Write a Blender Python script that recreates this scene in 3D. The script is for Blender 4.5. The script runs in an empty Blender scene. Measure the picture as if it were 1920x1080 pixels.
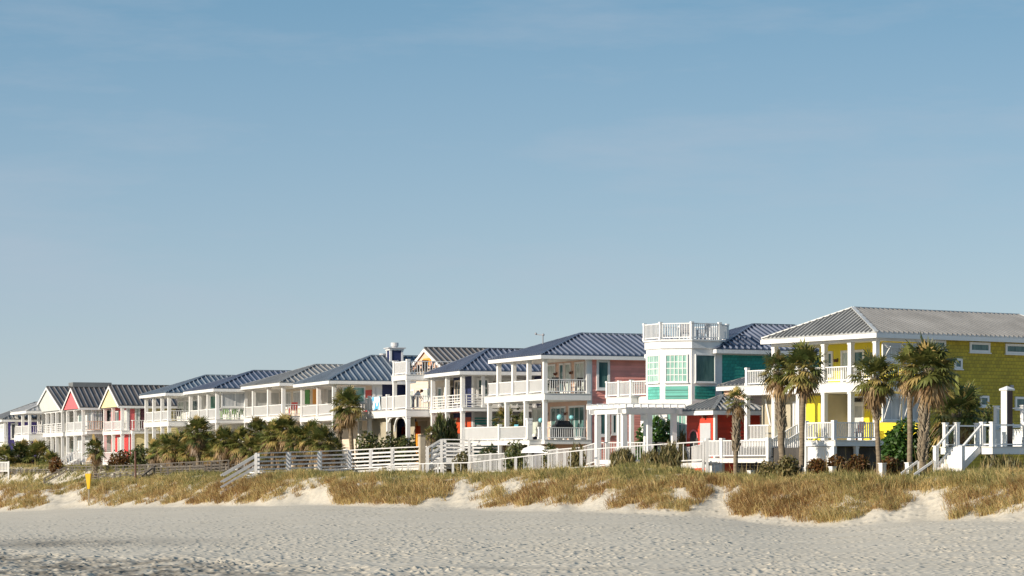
import bpy, math, random
import numpy as np
from mathutils import Vector
R = random.Random(7)
D2 = math.radians
F, HC, HY = 5000.0, 6.0, 870.0          # focal length in photo pixels, eye height, horizon row
SC = bpy.context.scene
COL = SC.collection

def wx(px, Y): return (px - 960) / F * Y
def wz(py, Y): return HC + (HY - py) / F * Y

# ---------------------------------------------------------------- materials
M = {}
def newmat(name):
    m = bpy.data.materials.new(name); m.use_nodes = True
    nt = m.node_tree; nt.nodes.clear()
    out = nt.nodes.new('ShaderNodeOutputMaterial'); b = nt.nodes.new('ShaderNodeBsdfPrincipled')
    nt.links.new(b.outputs[0], out.inputs[0]); M[name] = m
    return m, nt, b
def N(nt, t, **kw):
    n = nt.nodes.new(t)
    for k, v in kw.items():
        if k in n.inputs: n.inputs[k].default_value = v
        else: setattr(n, k, v)
    return n
def mixcol(nt, fac, a, b, mode='MIX'):
    n = nt.nodes.new('ShaderNodeMix'); n.data_type = 'RGBA'; n.blend_type = mode
    for s, v in ((n.inputs[0], fac), (n.inputs[6], a), (n.inputs[7], b)):
        if hasattr(v, 'is_output'): nt.links.new(v, s)
        elif isinstance(v, (int, float)): s.default_value = v
        else: s.default_value = (*v, 1)
    return n.outputs[2]
def coords(nt, scale=(1, 1, 1)):
    tc = N(nt, 'ShaderNodeTexCoord'); mp = N(nt, 'ShaderNodeMapping'); mp.inputs['Scale'].default_value = scale
    nt.links.new(tc.outputs['Object'], mp.inputs[0]); return mp.outputs[0]
def noise(nt, vec, scale, detail=4, rough=.55):
    n = N(nt, 'ShaderNodeTexNoise', Scale=scale, Detail=detail, Roughness=rough); nt.links.new(vec, n.inputs['Vector']); return n.outputs[0]
def ramp(nt, fac, stops):
    r = N(nt, 'ShaderNodeValToRGB'); e = r.color_ramp.elements
    e[0].position, e[0].color = stops[0][0], (*stops[0][1], 1); e[1].position, e[1].color = stops[-1][0], (*stops[-1][1], 1)
    for p, c in stops[1:-1]:
        x = e.new(p); x.color = (*c, 1)
    nt.links.new(fac, r.inputs[0]); return r.outputs[0]
def sc(c, k): return tuple(min(1, x * k) for x in c)

def paint(name, c, rough=.55, var=.12, dirt=(.35, .3, .24), dirtamt=.12):
    m, nt, b = newmat(name)
    v = coords(nt); n1 = noise(nt, v, 1.3, 5)
    base = ramp(nt, n1, [(.3, sc(c, 1 - var)), (.7, sc(c, 1 + var * .5))])
    vs = coords(nt, (6, 6, .7)); n2 = noise(nt, vs, 1.0, 6, .65)
    f = ramp(nt, n2, [(.52, (0, 0, 0)), (.85, (dirtamt * 2,) * 3)])
    nt.links.new(mixcol(nt, f, base, dirt), b.inputs['Base Color'])
    b.inputs['Roughness'].default_value = rough
    bp = N(nt, 'ShaderNodeBump', Strength=.12, Distance=.02); nt.links.new(noise(nt, v, 9, 4), bp.inputs['Height']); nt.links.new(bp.outputs[0], b.inputs['Normal'])
    return m
def siding(name, c, shingle=False, var=.18):
    m, nt, b = newmat(name)
    tc = N(nt, 'ShaderNodeTexCoord'); sp = N(nt, 'ShaderNodeSeparateXYZ'); nt.links.new(tc.outputs['Object'], sp.inputs[0])
    ad = N(nt, 'ShaderNodeMath', operation='ADD'); nt.links.new(sp.outputs[0], ad.inputs[0]); nt.links.new(sp.outputs[1], ad.inputs[1])
    cb = N(nt, 'ShaderNodeCombineXYZ'); nt.links.new(ad.outputs[0], cb.inputs[0]); nt.links.new(sp.outputs[2], cb.inputs[1])
    br = N(nt, 'ShaderNodeTexBrick'); br.offset = .5
    br.inputs['Color1'].default_value = (*sc(c, 1 - var), 1); br.inputs['Color2'].default_value = (*sc(c, 1 + var * .6), 1)
    br.inputs['Mortar'].default_value = (*sc(c, .45 if shingle else .9), 1)
    br.inputs['Scale'].default_value = 1; br.inputs['Mortar Size'].default_value = .012 if shingle else .003
    br.inputs['Brick Width'].default_value = .26 if shingle else 3.1; br.inputs['Row Height'].default_value = .2 if shingle else .16
    nt.links.new(cb.outputs[0], br.inputs['Vector'])
    v = coords(nt); n1 = noise(nt, v, .8, 5)
    f = ramp(nt, n1, [(.35, (.82,) * 3), (.7, (1.06,) * 3)])
    nt.links.new(mixcol(nt, 1.0, br.outputs[0], f, 'MULTIPLY'), b.inputs['Base Color'])
    b.inputs['Roughness'].default_value = .6
    return m
def metal(name, c, rough=.4):
    m, nt, b = newmat(name)
    v = coords(nt, (1, 1, 1)); n1 = noise(nt, v, .6, 5); n2 = noise(nt, coords(nt, (3, 3, .5)), 2, 5, .7)
    base = ramp(nt, n1, [(.3, sc(c, .8)), (.7, sc(c, 1.15))])
    f = ramp(nt, n2, [(.5, (0, 0, 0)), (.9, (.35,) * 3)])
    nt.links.new(mixcol(nt, f, base, sc((.3, .3, .3), 1)), b.inputs['Base Color'])
    r = ramp(nt, n2, [(.3, (rough * .85,) * 3), (.8, (rough * 1.3,) * 3)]); nt.links.new(r, b.inputs['Roughness'])
    b.inputs['Metallic'].default_value = .15
    bp = N(nt, 'ShaderNodeBump', Strength=.1, Distance=.05); nt.links.new(noise(nt, v, 1.7, 2), bp.inputs['Height']); nt.links.new(bp.outputs[0], b.inputs['Normal'])
    return m
def glass(name, c, c2, scale=1.2, rough=.06):
    # window glass seen from outside: dim room and curtains behind a glossy sheet
    m, nt, b = newmat(name)
    n1 = noise(nt, coords(nt, (2.2, 2.2, .45)), scale, 3)
    nt.links.new(ramp(nt, n1, [(.38, c), (.62, c2)]), b.inputs['Base Color'])
    b.inputs['Roughness'].default_value = rough; b.inputs['IOR'].default_value = 1.5
    bp = N(nt, 'ShaderNodeBump', Strength=.05, Distance=.03); nt.links.new(noise(nt, coords(nt), .9, 1), bp.inputs['Height']); nt.links.new(bp.outputs[0], b.inputs['Normal'])
    return m
paint('white', (.76, .755, .74), .45, .05, dirtamt=.05)
paint('gablewhite', (.52, .54, .51), .6, .06)
paint('louvregrey', (.46, .48, .50), .6, .06)
paint('offwhite', (.70, .69, .66), .5, .08, dirtamt=.1)
paint('cream', (.72, .62, .50), .5, .08)
paint('greywood', (.135, .118, .10), .8, .3, (.1, .09, .08), .25)
paint('whitewood', (.61, .605, .60), .6, .12, (.35, .32, .28), .2)
paint('greydeck', (.36, .36, .37), .7, .15)
paint('brown', (.12, .045, .025), .6, .2)
paint('darkbrown', (.045, .016, .012), .5, .2)
paint('tan', (.42, .36, .27), .7, .15)
paint('khaki', (.40, .36, .27), .7, .12)
paint('yellowsign', (.72, .43, .01), .45, .08)
paint('orange', (.80, .33, .03), .5, .1)
paint('redorange', (.55, .07, .015), .5, .1)
paint('red', (.62, .035, .03), .5, .12)
paint('coral', (.72, .14, .15), .5, .06)
paint('peach', (.82, .50, .36), .5, .08)
paint('palepeach', (.72, .48, .36), .5, .08)
paint('green', (.05, .27, .03), .5, .1)
paint('lime', (.35, .62, .20), .5, .1)
paint('tealdoor', (.07, .40, .36), .5, .1)
paint('purple', (.14, .10, .42), .5, .1)
paint('maroon', (.10, .02, .035), .5, .1)
paint('black', (.02, .02, .022), .5, .2)
paint('grey', (.33, .33, .35), .5, .1)
paint('bluechair', (.12, .38, .48), .5, .1)
paint('paleyellow', (.80, .70, .38), .5, .06)
paint('yellowflat', (.80, .66, .03), .5, .08)
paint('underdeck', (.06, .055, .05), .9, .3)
paint('skin', (.48, .26, .18), .55, .05, dirtamt=0)
paint('shirt', (.50, .52, .55), .8, .08, dirtamt=0)
paint('jeans', (.03, .04, .07), .85, .15, dirtamt=0)
paint('hair', (.13, .03, .015), .6, .2, dirtamt=0)
paint('steel', (.55, .55, .56), .3, .1)
siding('pinksiding', (.90, .37, .31))
siding('navysiding', (.018, .028, .10))
siding('purplesiding', (.10, .075, .33))
siding('whitesiding', (.72, .71, .69), var=.05)
siding('tealsiding2', (.06, .36, .33))
siding('yellowshingle', (.50, .385, .022), True)
siding('tealshingle', (.03, .36, .29), True)
siding('tealpanel', (.12, .46, .38), True)
siding('redsiding', (.62, .055, .025))
metal('roofnavy', (.07, .092, .14))
metal('roofslate', (.10, .14, .185))
metal('roofcharcoal', (.105, .092, .085), .55)
metal('roofgrey', (.54, .55, .54), .36)
metal('rooflight', (.50, .50, .50), .45)
metal('roofmid', (.20, .205, .20), .5)
for k_, c_ in (('roofnavy', (.20, .23, .31)), ('roofslate', (.27, .31, .36)), ('roofcharcoal', (.22, .22, .23)), ('roofgrey', (.22, .22, .22)), ('rooflight', (.5, .5, .5)), ('roofmid', (.34, .34, .34))): metal(k_ + 'seam', c_, .35)
glass('glassteal', (.03, .085, .09), (.10, .19, .18))
glass('glasscurtain', (.42, .48, .42), (.62, .65, .58), 2.5)
glass('glassdark', (.012, .016, .02), (.06, .07, .08))
glass('glassgreen', (.14, .32, .27), (.34, .55, .47), 1.6)
glass('glassblind', (.45, .47, .48), (.55, .57, .58), 1.5)
glass('glassblue', (.02, .05, .18), (.05, .10, .24))
glass('screen', (.33, .29, .20), (.40, .34, .24), .8, .6)
# clear deck glass
m, nt, b = newmat('deckglass')
b.inputs['Base Color'].default_value = (.96, .985, .98, 1); b.inputs['Transmission Weight'].default_value = 1.0; b.inputs['Roughness'].default_value = .03; b.inputs['IOR'].default_value = 1.1
m, nt, b = newmat('globe')
b.inputs['Base Color'].default_value = (.22, .55, .60, 1); b.inputs['Roughness'].default_value = .12
# towel with pale swirls
m, nt, b = newmat('towel')
w = N(nt, 'ShaderNodeTexWave', Scale=1.6, Distortion=6.0, Detail=1.0); nt.links.new(coords(nt), w.inputs['Vector'])
nt.links.new(ramp(nt, w.outputs[1], [(.45, (.10, .40, .68)), (.6, (.75, .82, .85))]), b.inputs['Base Color']); b.inputs['Roughness'].default_value = .9

def leafmat(name, c1, c2, c3=None, rough=.5, trans=.25):
    m, nt, b = newmat(name)
    g = N(nt, 'ShaderNodeNewGeometry'); ob = N(nt, 'ShaderNodeObjectInfo')
    stops = [(0, c1), (1, c2)] if c3 is None else [(0, c1), (.62, c2), (1, c3)]
    a = ramp(nt, g.outputs['Random Per Island'], stops)
    h = N(nt, 'ShaderNodeHueSaturation'); mr = N(nt, 'ShaderNodeMapRange'); mr.inputs[3].default_value = .8; mr.inputs[4].default_value = 1.2
    nt.links.new(ob.outputs['Random'], mr.inputs[0]); nt.links.new(mr.outputs[0], h.inputs['Value']); nt.links.new(a, h.inputs['Color'])
    nt.links.new(h.outputs[0], b.inputs['Base Color']); b.inputs['Roughness'].default_value = rough
    t = N(nt, 'ShaderNodeBsdfTranslucent'); nt.links.new(h.outputs[0], t.inputs[0])
    mx = N(nt, 'ShaderNodeMixShader', Fac=trans); out = [n for n in nt.nodes if n.type == 'OUTPUT_MATERIAL'][0]
    nt.links.new(b.outputs[0], mx.inputs[1]); nt.links.new(t.outputs[0], mx.inputs[2]); nt.links.new(mx.outputs[0], out.inputs[0])
    return m
leafmat('palmleaf', (.04, .065, .017), (.19, .20, .05), (.46, .33, .12))
leafmat('palmdead', (.13, .075, .035), (.42, .29, .14))
leafmat('shrubleaf', (.035, .06, .015), (.11, .135, .04), (.19, .15, .06))
leafmat('hedgeleaf', (.025, .075, .010), (.06, .14, .02), (.09, .16, .03))
leafmat('rustleaf', (.10, .045, .015), (.17, .075, .02), (.10, .09, .02))
leafmat('scrubleaf', (.07, .075, .025), (.19, .165, .06), (.28, .21, .10))
m, nt, b = newmat('palmtrunk')
n1 = noise(nt, coords(nt, (2, 2, 9)), 1.5, 6, .7)
nt.links.new(ramp(nt, n1, [(.3, (.10, .075, .05)), (.7, (.30, .24, .165))]), b.inputs['Base Color']); b.inputs['Roughness'].default_value = .9
bp = N(nt, 'ShaderNodeBump', Strength=.8, Distance=.05); nt.links.new(n1, bp.inputs['Height']); nt.links.new(bp.outputs[0], b.inputs['Normal'])
m, nt, b = newmat('palmboot')
n1 = noise(nt, coords(nt), 5, 4)
nt.links.new(ramp(nt, n1, [(.3, (.13, .10, .07)), (.7, (.36, .30, .21))]), b.inputs['Base Color']); b.inputs['Roughness'].default_value = .9
# beach grass: dry / green mix driven by the tuft
m, nt, b = newmat('beachgrass')
at = N(nt, 'ShaderNodeAttribute', attribute_name='dry')
cc = ramp(nt, at.outputs['Fac'], [(0, (.09, .10, .025)), (.3, (.27, .26, .08)), (.55, (.50, .41, .165)), (.82, (.66, .48, .21)), (1, (.26, .13, .045))])
nt.links.new(cc, b.inputs['Base Color']); b.inputs['Roughness'].default_value = .6
t = N(nt, 'ShaderNodeBsdfTranslucent'); nt.links.new(cc, t.inputs[0]); mx = N(nt, 'ShaderNodeMixShader', Fac=.35)
out = [n for n in nt.nodes if n.type == 'OUTPUT_MATERIAL'][0]
nt.links.new(b.outputs[0], mx.inputs[1]); nt.links.new(t.outputs[0], mx.inputs[2]); nt.links.new(mx.outputs[0], out.inputs[0])
# sand
m, nt, b = newmat('sand')
v = coords(nt)
n1 = noise(nt, v, .35, 6, .6); n2 = noise(nt, v, 7, 5, .7)
base = ramp(nt, n1, [(.3, (.545, .49, .39)), (.7, (.61, .555, .455))])
sp = ramp(nt, n2, [(.25, (.72, .71, .70)), (.6, (1.05, 1.05, 1.05))])
c2 = mixcol(nt, 1.0, base, sp, 'MULTIPLY')
at = N(nt, 'ShaderNodeAttribute', attribute_name='wet_shade')  # damp patches, plus shade painted into the footprint pits
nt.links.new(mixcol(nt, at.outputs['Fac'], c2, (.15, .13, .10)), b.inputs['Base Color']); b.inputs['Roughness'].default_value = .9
bp = N(nt, 'ShaderNodeBump', Strength=.5, Distance=.018); nt.links.new(noise(nt, v, 6, 6, .7), bp.inputs['Height']); nt.links.new(bp.outputs[0], b.inputs['Normal'])

# ---------------------------------------------------------------- mesh builder
class MB:
    def __init__(s): s.v = []; s.f = []
    def add(s, vs, fs):
        o = len(s.v); s.v += [tuple(p) for p in vs]; s.f += [tuple(i + o for i in f) for f in fs]
    def hexa(s, p):  # 8 points: bottom 4 (ccw), top 4
        s.add(p, [(3, 2, 1, 0), (4, 5, 6, 7), (0, 1, 5, 4), (1, 2, 6, 5), (2, 3, 7, 6), (3, 0, 4, 7)])
    def box(s, x0, x1, y0, y1, z0, z1):
        s.hexa([(x0, y0, z0), (x1, y0, z0), (x1, y1, z0), (x0, y1, z0), (x0, y0, z1), (x1, y0, z1), (x1, y1, z1), (x0, y1, z1)])
    def beam(s, p, q, w, h, up=(0, 0, 1)):
        p, q = Vector(p), Vector(q); d = (q - p).normalized(); upv = Vector(up)
        sd = d.cross(upv)
        if sd.length < 1e-4: sd = d.cross(Vector((0, 1, 0)))
        sd.normalize(); u = sd.cross(d); a, bb = sd * w / 2, u * h / 2
        s.hexa([p - a - bb, p + a - bb, q + a - bb, q - a - bb, p - a + bb, p + a + bb, q + a + bb, q - a + bb])
    def tube(s, pts, rad, n=8, caps=True):
        rings = []
        for i, p in enumerate(pts):
            p = Vector(p); d = (Vector(pts[min(i + 1, len(pts) - 1)]) - Vector(pts[max(i - 1, 0)])).normalized()
            a = d.cross(Vector((0.3, 1, 0.1))).normalized(); bb = d.cross(a)
            r = rad[i] if isinstance(rad, (list, tuple)) else rad
            rings.append([p + (a * math.cos(2 * math.pi * k / n) + bb * math.sin(2 * math.pi * k / n)) * r for k in range(n)])
        vs = [p for r in rings for p in r]; fs = []
        for i in range(len(pts) - 1):
            for k in range(n):
                fs.append((i * n + k, i * n + (k + 1) % n, (i + 1) * n + (k + 1) % n, (i + 1) * n + k))
        if caps: fs += [tuple(range(n))[::-1], tuple((len(pts) - 1) * n + k for k in range(n))]
        s.add(vs, fs)
    def ball(s, c, r, nu=12, nv=8, sz=1):
        vs = []; fs = []
        for j in range(nv + 1):
            ph = math.pi * j / nv
            for i in range(nu):
                a = 2 * math.pi * i / nu
                vs.append((c[0] + r * math.sin(ph) * math.cos(a), c[1] + r * math.sin(ph) * math.sin(a), c[2] + r * sz * math.cos(ph)))
        for j in range(nv):
            for i in range(nu): fs.append((j * nu + i, (j + 1) * nu + i, (j + 1) * nu + (i + 1) % nu, j * nu + (i + 1) % nu))
        s.add(vs, fs)
    def poly(s, pts): s.add(pts, [tuple(range(len(pts)))])
    def prism(s, pts, off):  # polygon extruded by vector off
        n = len(pts); off = Vector(off); a = [Vector(p) for p in pts]; bb = [p + off for p in a]
        s.add(a + bb, [tuple(range(n))[::-1], tuple(range(n, 2 * n))] + [(i, (i + 1) % n, n + (i + 1) % n, n + i) for i in range(n)])
    def pbox(s, P, a0, a1, z0, z1, o0, o1):
        s.hexa([P(a0, z0, o0), P(a1, z0, o0), P(a1, z0, o1), P(a0, z0, o1), P(a0, z1, o0), P(a1, z1, o0), P(a1, z1, o1), P(a0, z1, o1)])
    def lap(s, P, a0, a1, z0, z1, ex=.17, dp=.03):
        z = z0
        while z < z1 - .01:
            t = min(z + ex, z1)
            p = [P(a0, z, dp), P(a1, z, dp), P(a1, t, .004), P(a0, t, .004), P(a0, z, .004), P(a1, z, .004)]
            s.add(p, [(0, 1, 2, 3), (4, 5, 1, 0), (0, 3, 4), (1, 5, 2)]); z += ex
    def build(s, name, mat, parent=None, smooth=False):
        me = bpy.data.meshes.new(name); me.from_pydata(s.v, [], s.f); me.update()
        me.materials.append(M[mat] if isinstance(mat, str) else mat)
        if smooth: me.polygons.foreach_set('use_smooth', [True] * len(me.polygons))
        o = bpy.data.objects.new(name, me); COL.objects.link(o)
        if parent: o.parent = parent
        return o
def tag(o, label=None, cat=None, group=None, kind=None):
    if label: o['label'] = label
    if cat: o['category'] = cat
    if group: o['group'] = group
    if kind: o['kind'] = kind
    return o
def empty(name, loc, rz=0, label=None, cat=None, group=None):
    o = bpy.data.objects.new(name, None); COL.objects.link(o); o.location = loc; o.rotation_euler = (0, 0, rz); o.empty_display_size = .3
    return tag(o, label, cat, group)
def copy_tree(o, parent=None):
    c = o.copy(); COL.objects.link(c)
    if parent: c.parent = parent
    for ch in list(o.children): copy_tree(ch, c)
    return c

class Plane:     # vertical wall plane: origin, direction, outward normal (2D, local)
    def __init__(s, O, d, n): s.O, s.d, s.n = O, d, n
    def __call__(s, a, z, o): return (s.O[0] + s.d[0] * a + s.n[0] * o, s.O[1] + s.d[1] * a + s.n[1] * o, z)
def PX(x0): return Plane((x0, 0), (0, 1), (-1, 0))
def PY(y0): return Plane((0, y0), (1, 0), (0, -1))

def rail_mb(p0, p1, z0, z1, h, style='picket', sp=.13):
    """railing between 2D points p0, p1; floor heights z0, z1"""
    mb = MB(); a = Vector((*p0, 0)); b_ = Vector((*p1, 0)); L = (b_ - a).length
    def at(t, dz): return Vector((a.x + (b_.x - a.x) * t, a.y + (b_.y - a.y) * t, z0 + (z1 - z0) * t + dz))
    mb.beam(at(0, h - .03), at(1, h - .03), .10, .06)
    if style == 'horiz':
        for k in range(4): mb.beam(at(0, .12 + k * (h - .2) / 4), at(1, .12 + k * (h - .2) / 4), .04, .055)
        n = max(1, round(L / 1.3))
        for k in range(n + 1): mb.beam(at(min(max(k / n, .02), .98), .02), at(min(max(k / n, .02), .98), h - .06), .06, .06)
    elif style == 'plank':
        for k in range(4): mb.beam(at(0, .14 + k * (h - .22) / 4 + .03), at(1, .14 + k * (h - .22) / 4 + .03), .04, .115)
    else:
        mb.beam(at(0, .12), at(1, .12), .05, .07)
        n = max(2, round(L / sp)); w = .045 if style == 'picket' else .085
        for k in range(1, n): mb.beam(at(k / n, .14), at(k / n, h - .05), w, w * .7 if style != 'picket' else w)
    return mb

def roof_plane(mb, pts, rib=.42, th=.07, rw=.06, rh=.10, sm=None):
    P = [Vector(p) for p in pts]; e = (P[1] - P[0]).normalized(); nrm = e.cross(P[2] - P[1]).normalized()
    if nrm.z < 0: nrm = -nrm
    g = nrm.cross(e).normalized()
    if g.z < 0: g = -g
    mb.prism(P, -nrm * th) if (P[1] - P[0]).cross(P[2] - P[1]).z < 0 else mb.prism(P[::-1], -nrm * th)
    q = [((p - P[0]).dot(e), (p - P[0]).dot(g)) for p in P]; L = max(x for x, _ in q); lo = min(x for x, _ in q)
    k = lo + rib * .5
    while k < L:
        ys = []
        for (x0, y0), (x1, y1) in zip(q, q[1:] + q[:1]):
            if (x0 - k) * (x1 - k) < 0: ys.append(y0 + (y1 - y0) * (k - x0) / (x1 - x0))
        if len(ys) >= 2 and max(ys) - min(ys) > .15:
            a = P[0] + e * k + g * (min(ys) + .02) + nrm * (rh / 2); b_ = P[0] + e * k + g * (max(ys) - .03) + nrm * (rh / 2)
            (sm or mb).beam(a, b_, rw, rh, up=nrm)
        k += rib
def hip_roof(parent, mat, x0, x1, y0, y1, ze, zr, ax, rib=.42, back=True, axb=None):
    mb = MB(); sm = MB(); ym = (y0 + y1) / 2; A = (x0 + ax, ym, zr); B = (x1 - (axb if axb is not None else ax), ym, zr)
    roof_plane(mb, [(x0, y1, ze), (x0, y0, ze), A], rib, sm=sm)
    roof_plane(mb, [(x0, y0, ze), (x1, y0, ze), B, A], rib, sm=sm)
    roof_plane(mb, [(x1, y1, ze), (x0, y1, ze), A, B], rib, sm=sm)
    roof_plane(mb, [(x1, y0, ze), (x1, y1, ze), B], rib, sm=sm)
    for p, q in ((A, B), ((x0, y0, ze), A), ((x0, y1, ze), A), ((x1, y0, ze), B)):
        mb.beam(Vector(p) + Vector((0, 0, .05)), Vector(q) + Vector((0, 0, .05)), .22, .06)
    r = mb.build('roof', mat, parent); sm.build('seams', mat + 'seam', r)
    fm = MB(); h = .24; t = .05; z1 = ze - .055
    fm.box(x0 - t, x0, y0 - t, y1 + t, z1 - h, z1); fm.box(x0, x1, y0 - t, y0, z1 - h, z1)
    fm.box(x1, x1 + t, y0 - t, y1 + t, z1 - h, z1); fm.box(x0, x1, y1, y1 + t, z1 - h, z1)
    fm.build('fascia', 'white', r)
    sm = MB(); sm.box(x0, x1, y0, y1, z1 - h + .03, z1 - h + .06); sm.build('soffit', 'offwhite', r)
    return r
def gable_roof(parent, mat, x0, x1, y0, y1, ze, zr, gx, gmat, rib=.42, trim='white'):
    mb = MB(); sm = MB(); ym = (y0 + y1) / 2; A = (x0, ym, zr); B = (x1, ym, zr)
    roof_plane(mb, [(x0, y0, ze), (x1, y0, ze), B, A], rib, sm=sm); roof_plane(mb, [(x1, y1, ze), (x0, y1, ze), A, B], rib, sm=sm)
    mb.beam((x0, ym, zr + .04), (x1, ym, zr + .04), .25, .06)
    r = mb.build('roof', mat, parent); sm.build('seams', mat + 'seam', r)
    fm = MB()
    for y in (y0, y1):
        d = Vector((0, ym - y, zr - ze)).normalized(); n_ = Vector((0, -d.z, d.y)); n_ = n_ if n_.z > 0 else -n_
        p = Vector((x0 - .05, y, ze)) - n_ * .2; q = Vector((x0 - .05, ym, zr)) - n_ * .2
        fm.prism([p + n_ * .14, q + n_ * .14, q - n_ * .08, p - n_ * .08], (.045, 0, 0))
    fm.box(x0, x1, y0 - .05, y0, ze - .27, ze - .06); fm.box(x0, x1, y1, y1 + .05, ze - .27, ze - .06)
    fm.build('fascia', trim, r)
    gm = MB(); k = (zr - ze) / (ym - y0); ia = .35
    gm.prism([(gx, y0 + ia, ze - .25 + ia * k), (gx, y1 - ia, ze - .25 + ia * k), (gx, ym, zr - .25)], (.1, 0, 0)); gm.build('gable', gmat, parent)
    return r

class House:
    def __init__(s, name, label, px, Y, th, cat='house', group='houses along the beach'):
        s.px, s.Y, s.th = px, Y, D2(th); s.C = (wx(px, Y), Y); s.c, s.s = math.cos(s.th), math.sin(s.th)
        s.e = empty(name, (s.C[0], s.C[1], 0), s.th, label, cat, group)
    def w(s, x, y): return (s.C[0] + x * s.c - y * s.s, s.C[1] + x * s.s + y * s.c)
    def loc(s, X, Y):
        X -= s.C[0]; Y -= s.C[1]; return (X * s.c + Y * s.s, -X * s.s + Y * s.c)
    def a(s, P, px):
        k = (px - 960) / F; O = s.w(*P.O); dx = P.d[0] * s.c - P.d[1] * s.s; dy = P.d[0] * s.s + P.d[1] * s.c
        return (k * O[1] - O[0]) / (dx - k * dy)
    def z(s, py, x=0, y=0): return wz(py, s.w(x, y)[1])
    def zP(s, P, a, py): p = P(a, 0, 0); return s.z(py, p[0], p[1])
    def win(s, P, a0, a1, z0, z1, pane='glassteal', nx=1, ny=1, fw=.1, frame='white', kind='window', fo=.09):
        if a1 < a0: a0, a1 = a1, a0
        mb = MB(); mb.pbox(P, a0, a0 + fw, z0, z1, .001, fo); mb.pbox(P, a1 - fw, a1, z0, z1, .001, fo)
        mb.pbox(P, a0 + fw, a1 - fw, z1 - fw, z1, .001, fo - .003); mb.pbox(P, a0 + fw, a1 - fw, z0, z0 + (fw if kind == 'window' else .18), .001, fo - .003)
        if kind == 'window': mb.pbox(P, a0 - .05, a1 + .05, z0 - .06, z0 - .002, .001, fo + .05)
        ia0, ia1, iz0, iz1 = a0 + fw, a1 - fw, z0 + fw, z1 - fw; t = .022 if nx > 2 else .03
        for i in range(1, nx):
            a = ia0 + (ia1 - ia0) * i / nx; mb.pbox(P, a - t, a + t, iz0, iz1, .045, .07)
        for j in range(1, ny):
            z = iz0 + (iz1 - iz0) * j / ny; mb.pbox(P, ia0, ia1, z - t, z + t, .045, .067)
        o = mb.build(kind, frame, s.e)
        pm = MB(); pm.pbox(P, ia0, ia1, iz0, iz1, .002, .045); pm.build('pane', pane, o)
        return o
    def winpx(s, P, p0, p1, y0, y1, *a, **k):
        A0, A1 = s.a(P, p0), s.a(P, p1); am = (A0 + A1) / 2
        return s.win(P, A0, A1, s.zP(P, am, y1), s.zP(P, am, y0), *a, **k)
    def panel(s, name, P, a0, a1, z0, z1, mat, o1=.04, o0=.001, lap=0):
        if a1 < a0: a0, a1 = a1, a0
        mb = MB()
        if lap: mb.pbox(P, a0, a1, z0, z1, -.05, .003); mb.lap(P, a0, a1, z0, z1, lap)
        else: mb.pbox(P, a0, a1, z0, z1, o0, o1)
        return mb.build(name, mat, s.e)
    def lamp(s, P, a, z):
        mb = MB(); mb.pbox(P, a - .05, a + .05, z - .1, z + .1, .002, .03); mb.pbox(P, a - .02, a + .02, z + .03, z + .06, .03, .2); mb.pbox(P, a - .08, a + .08, z - .12, z + .02, .12, .26); mb.pbox(P, a - .11, a + .11, z + .02, z + .05, .09, .29)
        return mb.build('wall_lamp', 'brown', s.e)
    def column(s, x, y, z0, z1, w=.24, mat='white'):
        mb = MB(); h = w / 2; mb.box(x - h, x + h, y - h, y + h, z0, z1); g = h + .025
        mb.box(x - g, x + g, y - g, y + g, z0, z0 + .16); mb.box(x - g, x + g, y - g, y + g, z1 - .12, z1 - .002)
        return mb.build('column', mat, s.e)
    def rail(s, p0, p1, z, h=.95, style='picket', sp=.13, mat='white', z1=None):
        return rail_mb(p0, p1, z, z if z1 is None else z1, h, style, sp).build('railing', mat, s.e)
    def floor(s, name, x0, x1, y0, y1, zt, zb, mat='white', boards='offwhite'):
        mb = MB(); mb.box(x0 - .06, x1, y0 - .06, y1 + .06, zb, zt - .05); o = mb.build(name, mat, s.e)
        b2 = MB(); b2.box(x0 - .1, x1, y0 - .1, y1 + .1, zt - .046, zt); b2.build('decking', mat if boards is None else boards, o)
        return o
    def shell(s, x0, x1, y0, y1, z0, z1, front, side, fl=.17, sl=.17):
        """body of the house: a front wall, a wall facing along the row, the two others"""
        mb = MB(); P = PX(x0); mb.pbox(P, y0, y1, z0, z1, -.2, .003); mb.lap(P, y0 + .0, y1, z0, z1, fl)
        mb.build('porch_wall', front, s.e)
        mb = MB(); P = PY(y0); mb.pbox(P, x0 + .21, x1, z0, z1, -.2, .003); mb.lap(P, x0, x1, z0, z1, sl)
        mb.box(x1 - .2, x1, y0 + .21, y1, z0, z1); mb.box(x0 + .21, x1 - .21, y1 - .2, y1, z0, z1)
        mb.build('wall', side, s.e)
        cb = MB(); t = .12; cb.box(x0 - .05, x0 + t, y0 - .055, y0 + t, z0 + .01, z1 - .01)
        cb.build('corner_board', 'white', s.e)
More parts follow.
